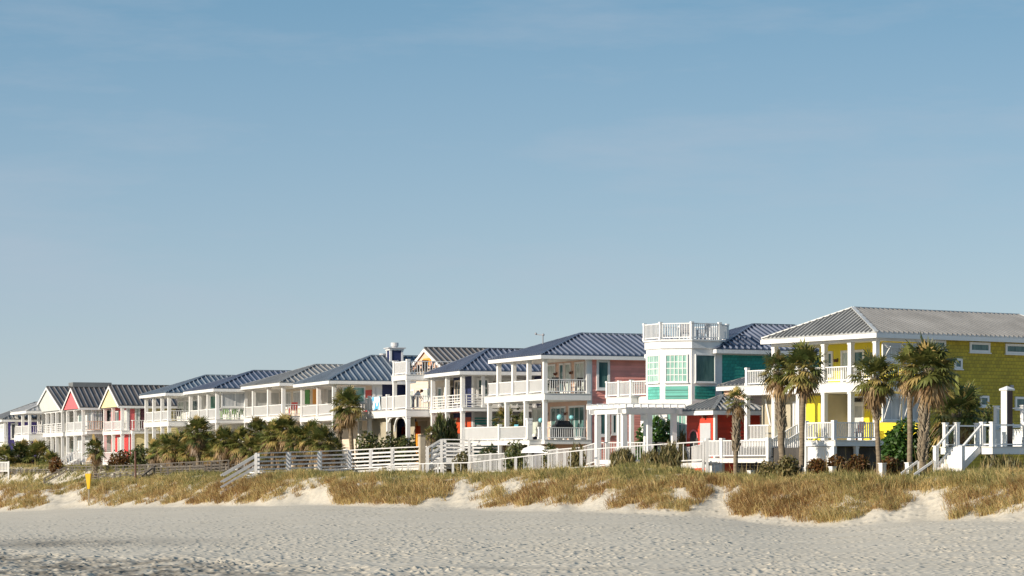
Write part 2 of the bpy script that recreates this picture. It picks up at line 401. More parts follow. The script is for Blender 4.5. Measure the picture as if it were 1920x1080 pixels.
# ---------------------------------------------------------------- houses
ZG = 5.45
def porch(h, ys, pd, zl, zu, zub, ze, colw=.24, rails='picket', sp=.13, hr=.95, lower_cols=True, y_ext=None, side_rail=True, ys_low=None, zlow0=None, lrail=None, beamh=None, sidemat='white'):
    """two storeys of porch along the front: floors, columns, rails, top beam; ys = column positions"""
    W = ys[-1]; y1 = W if y_ext is None else y_ext
    h.floor('balcony', -colw / 2, pd, -colw / 2, y1 + colw / 2, zu, zub)
    if zl is not None: h.floor('porch_floor', -colw / 2, pd, -colw / 2, y1 + colw / 2, zl, zl - .3)
    for y in ys: h.column(0, y, zu, ze, colw)
    h.column(pd - .2, 0, zu, ze, colw * .8)
    for y in (ys_low or ys): h.column(0, y, (zl if zl is not None else ZG) if zlow0 is None else zlow0, zub, colw)
    if rails:
        allr = ys + ([y1] if y1 > W + .3 else [])
        for a, b in zip(allr, allr[1:]): h.rail((0, a + colw / 2), (0, b - colw / 2), zu, hr, rails, sp)
        if side_rail: h.rail((colw / 2, 0), (pd - .3, 0), zu, hr, 'horiz' if rails == 'horiz' else 'picket', sp)
    if lrail:
        for a, b in zip(ys, ys[1:]): h.rail((0, a + colw / 2), (0, b - colw / 2), zl, hr, lrail, sp)
        h.rail((colw / 2, 0), (pd - .3, 0), zl, hr, 'picket', sp)
    bm = MB(); bh = beamh or .3; bm.box(-colw / 2 - .01, colw / 2 + .01, -colw / 2 - .01, W + colw / 2, ze, ze + bh); bm.box(colw / 2 + .01, pd + .1, -colw / 2 - .01, colw / 2, ze, ze + bh); bm.box(colw / 2 + .01, pd + .1, W - colw / 2, W + colw / 2, ze, ze + bh)
    bm.build('beam', 'white', h.e)

# ---- yellow two storey house on the right
h = House('beach_house', 'yellow shingled two storey house with white porches and a pale grey metal roof', 1646, 145, 34)
ys = [h.a(PX(0), p) for p in (1642.8, 1595.7, 1546, 1498.5, 1452.6)]; W = ys[-1]; yx = h.a(PX(0), 1399)
zl, zu, zub, ze = h.z(825), h.z(714), h.z(733), h.z(639)
pd = 3.35; P3 = PX(pd)
h.shell(pd, 17, 0, W, ZG, ze + .2, 'yellowflat', 'yellowshingle', .2, .2)
porch(h, ys, pd, zl, zu, zub, ze, .26, 'picket', .15, .88, y_ext=yx)
h.column(0, yx - .1, ZG, zub, .24); h.column(0, yx - .1, zu, zu + 1.05, .18)
h.rail((.1, yx), (pd, yx), zu, .88)
hip_roof(h.e, 'roofgrey', -.55, 17.5, -.5, W + .5, h.z(624), h.z(576.5) + .25, 2.6, .36)
# upper storey front openings
for (p0, p1, k, pn) in ((1552, 1563, 'window', 'glassteal'), (1578, 1595, 'door', 'glasscurtain'), (1601, 1622, 'door', 'glassteal')):
    a0, a1 = h.a(P3, p1), h.a(P3, p0); z0 = zu + (.5 if k == 'window' else .03)
    h.win(P3, a0, a1, z0, ze - .22, pn, 1, 2 if k == 'window' else 1, .14, 'white', k)
h.lamp(P3, h.a(P3, 1571), ze - .75); h.lamp(P3, h.a(P3, 1630.5), ze - .7)
for (p0, p1, k, pn) in ((1503, 1513, 'door', 'glassteal'), (1552, 1563, 'window', 'glassteal'), (1578, 1595, 'door', 'glasscurtain'), (1601, 1621, 'door', 'glassblind')):
    a0, a1 = h.a(P3, p1), h.a(P3, p0); z0 = zl + (.7 if k == 'window' else .03)
    h.win(P3, a0, a1, z0, zub - .55, pn, 1, 2 if k == 'window' else 1, .14, 'white', k)
    if k == 'door': h.win(P3, a0, a1, zub - .53, zub - .12, 'glassdark', 1, 1, .08, 'white', 'window', .06)
h.lamp(P3, h.a(P3, 1571), zub - .8); h.lamp(P3, h.a(P3, 1630.5), zub - .75)
# screened bay under the side deck
P = PX(.05); A0, A1 = h.a(P, 1447), h.a(P, 1402)
h.panel('screen', PX(1.2), A0 + .2, A1, zl + .02, zub - .02, 'screen', .03)
mb = MB(); mb.box(1.25, 7, W - 2.6, yx + .1, zl, zub - .02); mb.build('bay_wall', 'khaki', h.e)
h.panel('bay_wall', PX(1.25), W - 2.55, W - 1.3, zl + .02, zub - .1, 'yellowflat', .03); h.win(PX(1.25), W - 1.2, W - .2, zl + .03, zub - .4, 'glassblind', 1, 1, .14, 'white', 'door')
mb = MB(); s_ = PX(1.1)
for q in (.2, .5, .8): mb.beam(s_(A0 + (A1 - A0) * q - .35, zl + .9, 0), s_(A0 + (A1 - A0) * q + .1, zub - .2, 0), .06, .12)
mb.build('screen_brace', 'offwhite', h.e)
h.rail((0, A0 + .15), (0, A1 - .2), zl, .95); h.panel('skirt', PX(.02), A0, A1 + .2, ZG, zl - .32, 'white', .04)
# porch end facing along the row: white frame with propped shutters
Pe = PY(-.02)
h.panel('porch_end', Pe, .14, pd - .1, zu + .95, zu + 1.15, 'white', .06); h.panel('porch_end', Pe, .14, pd - .1, zl + .95, zl + 1.05, 'white', .06)
for z0, z1 in ((zu + 1.15, ze - .1), (zl + 1.05, zub - .15)):
    for k in range(2):
        a = .25 + k * 1.45; h.win(Pe, a, a + 1.35, z0, z1, 'glassblind', 2, 1, .09)
        mb = MB(); mb.hexa([Pe(a, z1 - .02, .12), Pe(a + 1.35, z1 - .02, .12), Pe(a + 1.35, z1 - .02, .16), Pe(a, z1 - .02, .16), Pe(a, z1 - .02 + .001, .1), Pe(a + 1.35, z1 - .019, .1), Pe(a + 1.35, z1 + .02, .14), Pe(a, z1 + .02, .14)])
        mb.beam(Pe(a + .1, z0 + .1, .08), Pe(a + .25, z1 - .2, .45), .035, .035); mb.beam(Pe(a + 1.2, z0 + .1, .08), Pe(a + 1.05, z1 - .2, .45), .035, .035)
        for q in range(5): mb.beam(Pe(a, z1 - .02 - q * .06, .14 + q * .08), Pe(a + 1.3, z1 - .02 - q * .06, .14 + q * .08), .09, .02)
        mb.build('awning_shutter', 'offwhite', h.e)
# side wall windows
PS = PY(0)
for q in ((1735, 1772, 638, 656), (1817, 1855, 642, 661), (1884, 1925, 645, 664), (1788, 1803, 672, 692), (1836, 1853, 742, 763), (1902, 1922, 744, 768)):
    h.winpx(PS, *q, 'glassteal', 1, 1, .13)
h.panel('vent', PS, h.a(PS, 1892), h.a(PS, 1898), h.zP(PS, 10, 729), h.zP(PS, 10, 722), 'grey', .12)
# front deck, skirt, stairs
xf = h.a(PY(0), 1564); yL = h.a(PX(xf), 1511)
h.floor('deck', xf, -.14, -.1, yL, zl - .02, zl - .34)
h.rail((xf, .1), (xf, yL), zl, .95, 'picket', .14); h.rail((xf + .1, -.05), (-.1, -.05), zl, .95, 'picket', .14)
for x, y in ((xf, 0), (xf, yL), (xf / 2, 0)): h.column(x, y, ZG, zl + 1.05 if x == xf else zl - .34, .2)
h.panel('skirt', PX(xf + .1), .2, yL, ZG + .35, zl - .36, 'white', .04)
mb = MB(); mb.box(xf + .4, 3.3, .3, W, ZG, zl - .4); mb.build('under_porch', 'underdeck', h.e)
mb = MB(); y0, y1 = 5.2, 6.6; n = 6; zl2 = h.z(858)
for k in range(n): mb.box(-2.0 + k * 2 / n, -.14, y0, y1, zl2 + (zl - zl2) * k / n, zl2 + (zl - zl2) * (k + 1) / n - .002 * k)
mb.build('stairs', 'whitewood', h.e)
for y in (y0, y1): h.rail((-2.2, y), (-.15, y), zl2, .95, 'picket', .14, z1=zl); h.column(-2.2, y, ZG, zl2 + 1.1, .18)
xl = -3.0; ya, yb = h.a(PX(xl), 1441), h.a(PX(xl), 1354); yc = h.a(PX(xl), 1327)
h.floor('landing', xl, -.2, ya, yc, zl2, zl2 - .28)
h.panel('skirt', PX(xl + .12), yb, yc, ZG - .3, zl2 - .3, 'white', .04); h.rail((xl, ya + .1), (xl, yb), zl2, 1.0, 'picket', .14); h.rail((xl, yb + .1), (xl, yc), zl2, 1.0, 'panel', .12); h.rail((xl + .1, ya), (-2.3, ya), zl2, 1.0, 'picket', .14)
for y in (ya, yb, yc): h.column(xl, y, ZG - .2, zl2 + 1.12, .2)
YEL = h
# ---- low grey roofed outbuilding behind it
h2 = House('garden_shed', 'low pink outbuilding with grey roof squeezed between the teal and yellow houses', 1400, 161, 30, 'shed', None)
h2.shell(0, 4, 0, 2.4, ZG, h2.z(727), 'palepeach', 'palepeach'); hip_roof(h2.e, 'roofmid', -.3, 4.4, -.4, 2.7, h2.z(722), h2.z(702), 1.7)
h2.win(PX(0), .7, 1.7, ZG + 1, ZG + 2.4)

# ---- red cabana
h = House('cabana', 'small red cabana with arched doorway and hipped grey metal roof', 1341, 157, 30, 'cabana', None)
W = h.a(PX(0), 1288); D_ = 3.2; ze = h.z(771)
P0 = PX(0); z0 = ZG + .35
h.shell(0, D_, 0, W, ZG, ze + .12, 'redsiding', 'redsiding', .5, .2)
hip_roof(h.e, 'roofmid', -.45, D_ + .45, -.45, W + .45, h.z(768.5), h.z(740), 2.0, .4, axb=2.0)
a = h.a(P0, 1302); pts = [P0(a - .42, z0, .035)] + [P0(a + .42 * -math.cos(t), z0 + 1.75 + .42 * math.sin(t), .035) for t in [math.pi * k / 10 for k in range(11)]] + [P0(a + .42, z0, .035)]
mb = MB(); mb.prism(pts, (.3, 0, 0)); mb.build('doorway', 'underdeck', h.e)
mb = MB(); aw = .1
o = [(a + .47 * -math.cos(t), z0 + 1.75 + .47 * math.sin(t)) for t in [math.pi * k / 10 for k in range(11)]]
for p, q in zip(o, o[1:]): mb.beam(P0(p[0], p[1], .05), P0(q[0], q[1], .05), .06, .1)
mb.build('arch_trim', 'coral', h.e)
mb = MB(); aa, ab = h.a(P0, 1333.5), h.a(P0, 1314)
z1 = h.z(793)
mb.pbox(P0, aa, ab, z0, z1, .03, .06)
for k in range(9): mb.pbox(P0, aa + .05, ab - .05, z0 + .1 + k * .2, z0 + .22 + k * .2, .06, .075)
mb.build('shutter_door', 'louvregrey', h.e)
h.lamp(P0, (aa + ab) / 2, h.z(780))

# ---- teal house with tower
h = House('beach_house', 'teal shingled house with white octagonal tower and rooftop deck', 1286, 166, 27)
rr = 1.9 * 1.2071; sd = .95
zc0, zc1 = h.z(649), h.z(643)
oct_ = [(rr * math.cos(D2(22.5 + 45 * k)) / math.cos(D2(22.5)), rr * math.sin(D2(22.5 + 45 * k)) / math.cos(D2(22.5))) for k in range(8)]
def octring(mb, r, z0, z1):
    pts = [(r * math.cos(D2(22.5 + 45 * k)) / math.cos(D2(22.5)), r * math.sin(D2(22.5 + 45 * k)) / math.cos(D2(22.5)), z0) for k in range(8)]
    mb.prism(pts, (0, 0, z1 - z0))
mb = MB(); octring(mb, rr, ZG, zc1); mb.build('tower', 'white', h.e)
mb = MB(); octring(mb, rr + .10, h.z(656), zc1 + .03); octring(mb, rr + .2, zc1 + .03, zc1 + .12); mb.build('cornice', 'white', h.e); mb = MB(); octring(mb, rr + .06, h.z(763), h.z(753)); mb.build('belt_course', 'white', h.e)
zr = zc1 + .12; P8 = [Vector((x, y, 0)) * ((rr + .1) / rr) for x, y in oct_]
for k in range(8):
    p, q = P8[k], P8[(k + 1) % 8]
    if k in (7, 0, 1): sp_ = .25
    else: sp_ = .15
    h.rail((p.x, p.y), (q.x, q.y), zr, 1.0, 'picket', sp_); h.column(p.x, p.y, zr, zr + 1.08, .16)
for k in (3, 4, 5, 6):   # facets facing the beach and along the row
    a_ = D2(45 * k + 45) if False else D2(45 * k); 
    n_ = (math.cos(a_), math.sin(a_)); d_ = (-n_[1], n_[0]) if k != 9 else 0
    P = Plane((n_[0] * rr, n_[1] * rr), (-d_[0], -d_[1]), n_)
    shade = k == 6  # darker glass and panel colours paint the shade on this facet
    z0, z1 = h.z(719), h.z(667)
    h.win(P, -.72, .72, z0, z1, 'glassteal' if shade else 'glassgreen', 1 if shade else 5, 1 if shade else 4, .07)
    h.panel('tower_panel', P, -.72, .72, h.z(750), h.z(726), 'tealshingle' if shade else 'tealpanel', .02, .001, .19)
    h.win(P, -.66, .66, ZG + .5, h.z(770), 'glassgreen', 5, 4, .08)
ws = -rr + .06
h.shell(sd + .1, 14, ws, 5.6, ZG, h.z(657), 'whitesiding', 'tealshingle', .17, .19)
h.panel('corner_board', PY(ws), sd, sd + .28, ZG, h.z(662), 'white', .06)
h.panel('frieze', PY(ws), sd + .29, 13.9, h.z(667), h.z(660), 'offwhite', .05)
hip_roof(h.e, 'roofnavy', sd - .35, 14.5, ws - .45, 6.1, h.z(656), h.z(611) + .3, 5.4, .44)
xd = -1.5; yc = h.a(PX(xd), 1184); yd = h.a(PX(xd), 1139); zd = h.z(741)
h.floor('balcony', xd, sd, yc, yd, zd, h.z(757)); h.floor('balcony', xd + .5, sd, 2.35, yc - .2, zd - .01, h.z(756))
ym = (yc + yd) / 2
for p, q in (((xd, yc), (xd, ym)), ((xd, ym), (xd, yd)), ((xd + .5, 2.5), (xd, yc)), ((xd, yd), (sd, yd))): h.rail(p, q, zd, .98, 'picket', .15)
for p in ((xd, yc), (xd, ym), (xd, yd)): h.column(p[0], p[1], zd, zd + 1.05, .18); h.column(p[0], p[1], ZG, h.z(757), .24)
for k in range(3): h.panel('louvre', PX(sd), yc - 1.2 + k * 1.5, yc + .1 + k * 1.5, ZG + .4, zd - .7, 'white', .05, .001, .13)
h.win(PX(sd), yc - .8, yc + .4, zd + .05, zd + 2.2, 'glassteal', 2, 1, .1, 'white', 'door'); h.win(PX(sd), yc + .9, yc + 2, zd + .6, zd + 2.2, 'glassteal')
TEAL = h

# ---- pink house
h = House('beach_house', 'pink clapboard house with navy metal roof and two white porches', 1024, 178, 21.6)
ys = [h.a(PX(0), p) for p in (1021.8, 992, 963.5, 935.5)]; W = ys[-1]; yx = h.a(PX(0), 914)
zl, zu, zub, ze = h.z(824), h.z(737), h.z(750), h.z(672)
pd = 3.2; P3 = PX(pd)
h.shell(pd, 15, 0, W, ZG, ze + .25, 'palepeach', 'pinksiding', .3, .17)
ylow = [h.a(PX(0), p) for p in (1021.8, 986.5, 950.5, 918)]
porch(h, ys, pd, zl, zu, zub, ze, .27, 'panel', .16, .95, y_ext=yx - .1, ys_low=ylow, beamh=.22)
hip_roof(h.e, 'roofnavy', -.55, 15.5, -.5, W + .5, h.z(665), h.z(625) + .25, 4.9, .44)
for (p0, p1, k, pn) in ((1027, 1043, 'door', 'glasscurtain'), (1050, 1058.5, 'door', 'glassteal'), (1060.5, 1072, 'door', 'glasscurtain'), (1079, 1098, 'door', 'glasscurtain')):
    a0, a1 = h.a(P3, p1), h.a(P3, p0); h.win(P3, a0, a1, zu + .03, ze - .12, pn, 2 if p1 - p0 > 12 else 1, 1, .12, 'white', k)
for (p0, p1, k, pn) in ((999, 1019, 'window', 'glasscurtain'), (1034, 1062, 'door', 'glassteal'), (1068, 1098, 'door', 'glassteal')):
    a0, a1 = h.a(P3, p1), h.a(P3, p0); h.win(P3, a0, a1, zl + (.35 if k == 'window' else .03), zub - .3, pn, 3 if k == 'door' else 2, 1, .13, 'white', k)
for p in (1044.5, 1074): h.lamp(P3, h.a(P3, p), ze - .8)
for p in (1028, 1064): h.lamp(P3, h.a(P3, p), zub - .8)
PS = PY(0)
h.winpx(PS, 1118, 1143, 675, 731, 'glassteal', 1, 1, .16); h.winpx(PS, 1118, 1143, 757, 818, 'glassteal', 1, 1, .16); h.winpx(PS, 1146, 1158, 775, 815, 'glassteal', 1, 1, .14)
h.panel('porch_post', PY(-.02), pd - .25, pd + .02, ZG, ze, 'white', .08)
h.rail((.13, 0), (pd - .3, 0), zl, .82, 'picket', .15)
# lower front deck rail and the tall post
xf = -1.0; yl = h.a(PX(xf), 869); yr = h.a(PX(xf), 937)
h.floor('deck', xf, -.16, .4, yl, zl - .02, zl - .35)
h.rail((xf, yr), (xf, yl), zl - .05, 1.0, 'panel', .13); h.rail((xf, .6), (xf, yr - .15), zl - .05, .95, 'picket', .15)
for y, t in ((yr, 1.1), (.5, 1.15), (yl, 1.05)): h.column(xf, y, ZG, zl + t, .2)
h.column(xf, h.a(PX(xf), 992), zl, h.z(784), .34); h.column(xf, h.a(PX(xf), 1012), zl, h.z(801), .2)
mb = MB(); b0 = h.loc(wx(1018, 184), 184); zt = h.z(619); mb.beam((b0[0], b0[1], h.z(648)), (b0[0], b0[1], zt), .06, .06); mb.beam((b0[0] - .4, b0[1] + .3, zt), (b0[0] + .1, b0[1], zt - .05), .05, .05); mb.ball((b0[0] - .4, b0[1] + .3, zt + .06), .09, 8, 5); mb.ball((b0[0] + .02, b0[1], zt - .02), .1, 8, 5)
mb.build('weather_vane', 'grey', h.e)
PINK = h

# ---- navy roofed white house with teal door
h = House('beach_house', 'white house with navy roof, open railings and dark navy porch wall', 871, 189, 19)
ys = [h.a(PX(0), p) for p in (867.5, 839, 811.8)]; W = ys[-1]
zl, zu, zub, ze = ZG + .9, h.z(763.5), h.z(771), h.z(701)
bi, bx = 3.0, 1.6
h.shell(bx, 13, bi, W, ZG, ze + .2, 'navysiding', 'whitesiding', .2, .17)
porch(h, ys, bx, None, zu, zub, ze, .27, 'horiz', .15, .93, side_rail=False, zlow0=ZG)
h.floor('balcony', bx + .05, 9, -.1, bi - .06, zu - .004, zub)
for k in range(3): h.rail((.1 + k * 2.6, 0), (2.6 + k * 2.6, 0), zu, .93, 'horiz')
for k in (1, 2, 3): h.column(k * 2.65, 0, zu, zu + .95, .14); h.column(k * 3.4, 0, ZG, zub, .24)
hip_roof(h.e, 'roofnavy', -.5, 13.5, -.5, W + .5, h.z(695), h.z(655) + .2, 3.55, .44)
PB = PY(bi)
for (a0, a1, k, pn, nx) in ((.3 + bx, 1.2 + bx, 'window', 'glassteal', 1), (2.0 + bx, 3.9 + bx, 'door', 'glasscurtain', 2), (4.6 + bx, 5.5 + bx, 'window', 'glassteal', 1), (7.0 + bx, 7.9 + bx, 'window', 'glassgreen', 1)):
    h.win(PB, a0, a1, zu + (.75 if k == 'window' else .02), ze - .2, pn, nx, 2 if k == 'window' else 1, .14, 'white', k)
h.panel('shutter', PB, 5.6 + bx, 6.2 + bx, zu + .7, ze - .2, 'tealdoor'); h.panel('shutter', PB, 8.0 + bx, 8.6 + bx, zu + .7, ze - .2, 'tealdoor')
h.lamp(PB, 1.6 + bx, ze - .5)
h.panel('lower_wall', PB, .1 + bx, 1.9 + bx, ZG, zub - .35, 'tealsiding2', .03, .001, .2); h.win(PB, 2.1 + bx, 4.2 + bx, ZG + .6, zub - .5, 'glasscurtain', 3, 1, .14, 'white', 'door')
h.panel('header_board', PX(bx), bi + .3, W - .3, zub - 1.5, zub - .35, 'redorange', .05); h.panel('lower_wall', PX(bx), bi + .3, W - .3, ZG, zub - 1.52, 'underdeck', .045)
h.win(PX(bx), bi + 2.2, W - .4, zu + .4, ze - .25, 'glassdark', 3, 1, .12, 'cream')
# rear wing
mb_e = h.e
x0 = 6.2
mb = MB(); mb.box(x0, 12.5, -2.4, bi - .3, ZG, h.z(690)); mb.build('wing_wall', 'navysiding', h.e)
hip_roof(h.e, 'roofslate', x0 - .5, 13, -2.9, bi - .1, h.z(690), h.z(678), 2.6)
h.win(PX(x0), -1.9, -.6, zu + .5, h.z(702), 'glassteal'); h.panel('corner_board', PX(x0), -2.45, -2.2, ZG, h.z(691), 'white', .05)
mb = MB(); mb.tube([(x0 - .5, -1.2, h.z(691)), (x0 - .45, -1.2, h.z(695)), (x0 - .12, -1.2, h.z(700)), (x0 - .12, -1.2, ZG)], .07); mb.build('downspout', 'white', h.e)

# ---- orange gabled house with stacked decks
h = House('beach_house', 'orange gabled house with charcoal roof and two white decks stacked in front', 765, 196, 20)
zu, zub, zt, ztb = h.z(767), h.z(781), h.z(702), h.z(712)
yL = h.a(PX(0), 672); y3 = h.a(PX(0), 740); pd = 2.9
h.shell(pd, 13, .0, 7.0, ZG, h.z(684), 'cream', 'tan', .3, .2)
h.floor('balcony', -.12, pd, -.12, yL, zu, zub); h.floor('roof_deck', -.12, pd, -.12, y3 + .15, zt, ztb)
pp = [h.a(PX(0), p) for p in (765, 740, 727, 693, 674)]; pp[0] = 0
for a, b in zip(pp, pp[1:]): h.rail((0, a + .12), (0, b - .12), zu, 1.05, 'panel', .16)
for y in pp[2:]: h.column(0, y, zu, zu + 1.2, .2)
for y in pp[:2]: h.column(0, y, zu, ztb, .27); h.column(0, y, zt, zt + 1.12, .24)
for p in (766, 728.5, 693, 675): h.column(0, max(0, h.a(PX(0), p)), ZG, zub, .28)
h.rail((0, .12), (0, y3 - .1), zt, 1.0, 'panel', .16); h.rail((.12, 0), (pd, 0), zt, 1.0, 'picket', .2); h.rail((pd, 0), (pd + 1.8, 0), zt, 1.0, 'picket', .2); h.rail((.12, 0), (pd - .1, 0), zu, 1.0, 'picket', .18)
h.floor('roof_deck', pd + .2, pd + 2, -.12, .0, zt, ztb)
gable_roof(h.e, 'roofcharcoal', pd - .5, 14, -.45, 7.4, h.z(684), h.z(650) + .1, pd - .4, 'peach', .44)
h.panel('gable_panel', PX(pd - .41), 2.2, 4.0, h.z(684) + .1, h.z(668), 'orange', .03)
P3 = PX(pd); zs = zub - .25
h.win(P3, .7, 1.6, zu + .03, ztb - .5, 'glassteal', 1, 1, .13, 'white', 'door'); h.win(P3, 2.0, 2.9, zu + .03, ztb - .5, 'glassteal', 1, 1, .13, 'white', 'door')
h.win(P3, 3.4, 5.2, zu + .7, ztb - .5, 'glasscurtain', 2, 1)
q = lambda px: h.a(P3, px)
h.panel('lower_wall', P3, 7.01, 9.9, ZG, zs, 'cream', .03, -.15); h.panel('lower_wall', P3, q(784), q(767), ZG, zs, 'orange', .06, .035); h.panel('header_board', P3, q(790), q(745), zs - .95, zs - .35, 'redorange', .09, .065)
h.panel('door', P3, q(781), q(769), ZG + .3, zs - 1.0, 'yellowsign', .12, .065); h.win(P3, q(762), q(746), ZG + .5, zs - 1.0, 'glasscurtain', 2, 1, .13, 'white', 'door')
h.panel('lower_wall', PX(1.2), h.a(PX(1.2), 744), h.a(PX(1.2), 727), ZG, zub - .02, 'khaki', .04); h.panel('lower_wall', P3, 4.2, q(786), ZG, zs, 'tan', .06, .035)
h.win(P3, q(778), q(770), zu + .03, ztb - .5, 'glasscurtain', 1, 1, .12, 'white', 'door'); h.win(P3, q(789), q(782), zu + .03, ztb - .5, 'glassdark', 1, 1, .1, 'cream', 'door'); h.panel('porch_wall', P3, 7.01, 9.0, zu, ztb - .02, 'cream', .001, -.15)
h.panel('lower_wall', PX(.6), h.a(PX(.6), 725), h.a(PX(.6), 699), ZG, zub - .02, 'khaki', .04); h.panel('lower_wall', PX(1.6), y3, y3 + 1.5, ZG, zub - .02, 'khaki', .04)
for y, sg in ((pp[1] - .05, -1), (.2, 1), (h.a(PX(0), 727), -1)):
    mb = MB(); pts = [(0, y + sg * 1.05 * (1 - math.cos(t)), zub - .02 - 1.05 * (1 - math.sin(t))) for t in [math.pi / 2 * k / 8 for k in range(9)]]
    for p, q in zip(pts, pts[1:]): mb.beam(p, q, .14, .12, up=(1, 0, 0))
    mb.build('bracket', 'white', h.e)
# wall facing the camera under the deck
h.win(PY(0), pd + .3, pd + 1.2, zu + .1, ztb - .4, 'glassdark', 1, 1, .12, 'cream', 'door')
ORG = h

# ---- slate roofed house with navy side wall and chimney
h = House('beach_house', 'navy sided house with slate blue hip roof, square chimney and red door', 628, 205, 19)
ys = [h.a(PX(0), p) for p in (626.5, 597.5, 567.5)]; W = ys[-1]
zl, zu, zub, ze = ZG + .8, h.z(778), h.z(788), h.z(722)
pd = 3.3; P3 = PX(pd)
h.shell(pd, 15, 0, W, ZG, ze + .25, 'cream', 'navysiding', .3, .2)
porch(h, ys, pd, None, zu, zub, ze, .28, 'panel', .2, .9, zlow0=ZG, beamh=.25)
hip_roof(h.e, 'roofslate', -.6, 15.5, -.5, W + .5, h.z(713), h.z(668.5) + .3, 4.9, .5)
h.panel('door', P3, 1.2, 3.6, zu + .03, ze - .3, 'red', .06); h.panel('shutter', P3, 4.2, 4.9, zu + .03, ze - .2, 'orange', .05)
h.win(P3, 5.2, 6.6, zu + .03, ze - .25, 'glasscurtain', 2, 1, .14, 'white', 'door'); h.win(P3, 7.4, 8.8, zu + .03, ze - .25, 'glasscurtain', 2, 1, .14, 'white', 'door'); h.lamp(P3, 5, ze - .8)
h.panel('porch_post', PY(-.03), pd - .05, pd + .45, ZG, ze + .2, 'white', .06)
h.win(PY(0), .6, 2.4, zu + .95, ze - .1, 'glassgreen', 1, 1, .1)
cx, cy = h.loc(wx(740, 211), 211); z1 = wz(654, 211); z0 = wz(690, 211)
mb = MB(); mb.box(cx - .5, cx + .5, cy - .5, cy + .5, z0, z1)
cb = mb.build('chimney', 'navysiding', h.e); mb = MB()
for sx in (-1, 1):
    for sy in (-1, 1): mb.box(cx + sx * .47 - .08, cx + sx * .47 + .08, cy + sy * .47 - .08, cy + sy * .47 + .08, z0, z1 - .12)
mb.box(cx - .6, cx + .6, cy - .6, cy + .6, z1 - .14, z1 - .004); mb.build('trim', 'white', cb)
mb = MB(); mb.box(cx - .72, cx + .72, cy - .72, cy + .72, z1, z1 + .08); mb.tube([(cx, cy, z1 + .08), (cx, cy, z1 + .2)], .25, 10); mb.tube([(cx, cy, z1 + .2), (cx, cy, z1 + .48)], .31, 12); mb.build('flue_cap', 'steel', cb)
px_, py_ = h.loc(wx(718, 212), 212); z1 = wz(663.5, 212); mb = MB(); mb.tube([(px_, py_, z1 - .5), (px_, py_, z1)], .2, 10); mb.tube([(px_, py_, z1 - .28), (px_, py_, z1 + .02)], .3, 12); mb.build('roof_vent', 'steel', h.e)

def simple(name, label, px, Y, th, colpx, pys, pd, D, rmat, front, side, apex=None, rails='panel', fills=(), sidefills=(), eave=None, gable=None, ax=4.6, low=(), oh=.5, lowrail=None, ylow=True, sp=.2, fside=.2):
    """pys: deck, deck bottom, column top, eave, ridge rows at the near corner"""
    h = House(name, label, px, Y, th); ys = [h.a(PX(0), p) for p in colpx]; ys[0] = max(ys[0], 0); W = ys[-1]
    zu, zub, ze = h.z(pys[0]), h.z(pys[1]), h.z(pys[2])
    h.shell(pd, D, 0, W, ZG, ze + .2, front, side, .3, fside)
    porch(h, ys, pd, ZG + .75 if lowrail else None, zu, zub, ze, .28, rails, sp, .92, zlow0=None if lowrail else ZG, lrail=lowrail, beamh=.24)
    zr = h.z(pys[4]) + .3
    if gable: gable_roof(h.e, rmat, -.5, D + .5, -oh, W + oh, h.z(pys[3]), zr, -.4, gable, .5)
    else: hip_roof(h.e, rmat, -oh, D + .5, -oh, W + oh, h.z(pys[3]), zr, ax, .5)
    P3 = PX(pd); rng = random.Random(px)
    for lst, zb, zt in ((fills, zu, ze), (low, ZG + .3, zub)):
        for (f0, f1, kind, mat) in lst:
            a0, a1 = W * f0, W * f1
            if kind == 'panel': h.panel('shutter', P3, a0, a1, zb + .03, zt - .25, mat, .06)
            else: h.win(P3, a0, a1, zb + (.8 if kind == 'window' else .03), zt - .25, mat, max(1, round((a1 - a0) / .9)), 1, .13, 'white', kind)
    for (x0, x1, dz0, dz1, kind, mat) in sidefills:
        P = PY(0) if x0 > pd - .1 else PY(0)
        if kind == 'panel': h.panel('shutter', P, x0, x1, zu + dz0, zu + dz1, mat, .06)
        else: h.win(P, x0, x1, zu + dz0, zu + dz1, mat, max(1, round((x1 - x0) / 1.1)), 1, .12, 'white', kind)
    return h
H8 = simple('beach_house', 'white house with grey roof, green shutter and orange porch door', 533, 215, 20, (531.5, 504.5, 476, 461), (779, 789, 722, 717, 684.6), 3.2, 14, 'roofmid', 'cream', 'whitesiding',
    fills=((.05, .22, 'panel', 'orange'), (.3, .42, 'panel', 'green'), (.46, .7, 'window', 'glassblind'), (.76, .95, 'window', 'glassblind')), ax=4.9, sidefills=((3.5, 5.5, .3, 2.2, 'window', 'glassblind'),))
H7 = simple('beach_house', 'white house with bright navy roof and shuttered side porch', 409, 226, 20, (407.6, 391, 374.5, 357.6), (786, 793, 734, 728, 697), 2.9, 14, 'roofnavy', 'whitesiding', 'whitesiding',
    fills=((.05, .25, 'window', 'glassblue'), (.38, .58, 'window', 'glassgreen'), (.7, .9, 'window', 'glassblue')), ax=4.9, sidefills=((.25, 2.7, 1.0, 2.3, 'window', 'glassblind'), (3.1, 5.4, .95, 2.4, 'window', 'glassblind')))
H6 = simple('beach_house', 'white house with dark slate hip roof and slender porch columns', 319, 236, 20, (317.4, 304.5, 289, 274.6), (789, 799, 742, 736, 706), 2.9, 14, 'roofslate', 'whitesiding', 'whitesiding',
    fills=((.1, .35, 'door', 'glassteal'), (.5, .62, 'window', 'glasscurtain'), (.7, .95, 'door', 'glasscurtain')), ax=4.9, low=((.1, .9, 'window', 'glassblind'),), sidefills=((3.2, 4.6, .4, 2.3, 'window', 'glassgreen'),))
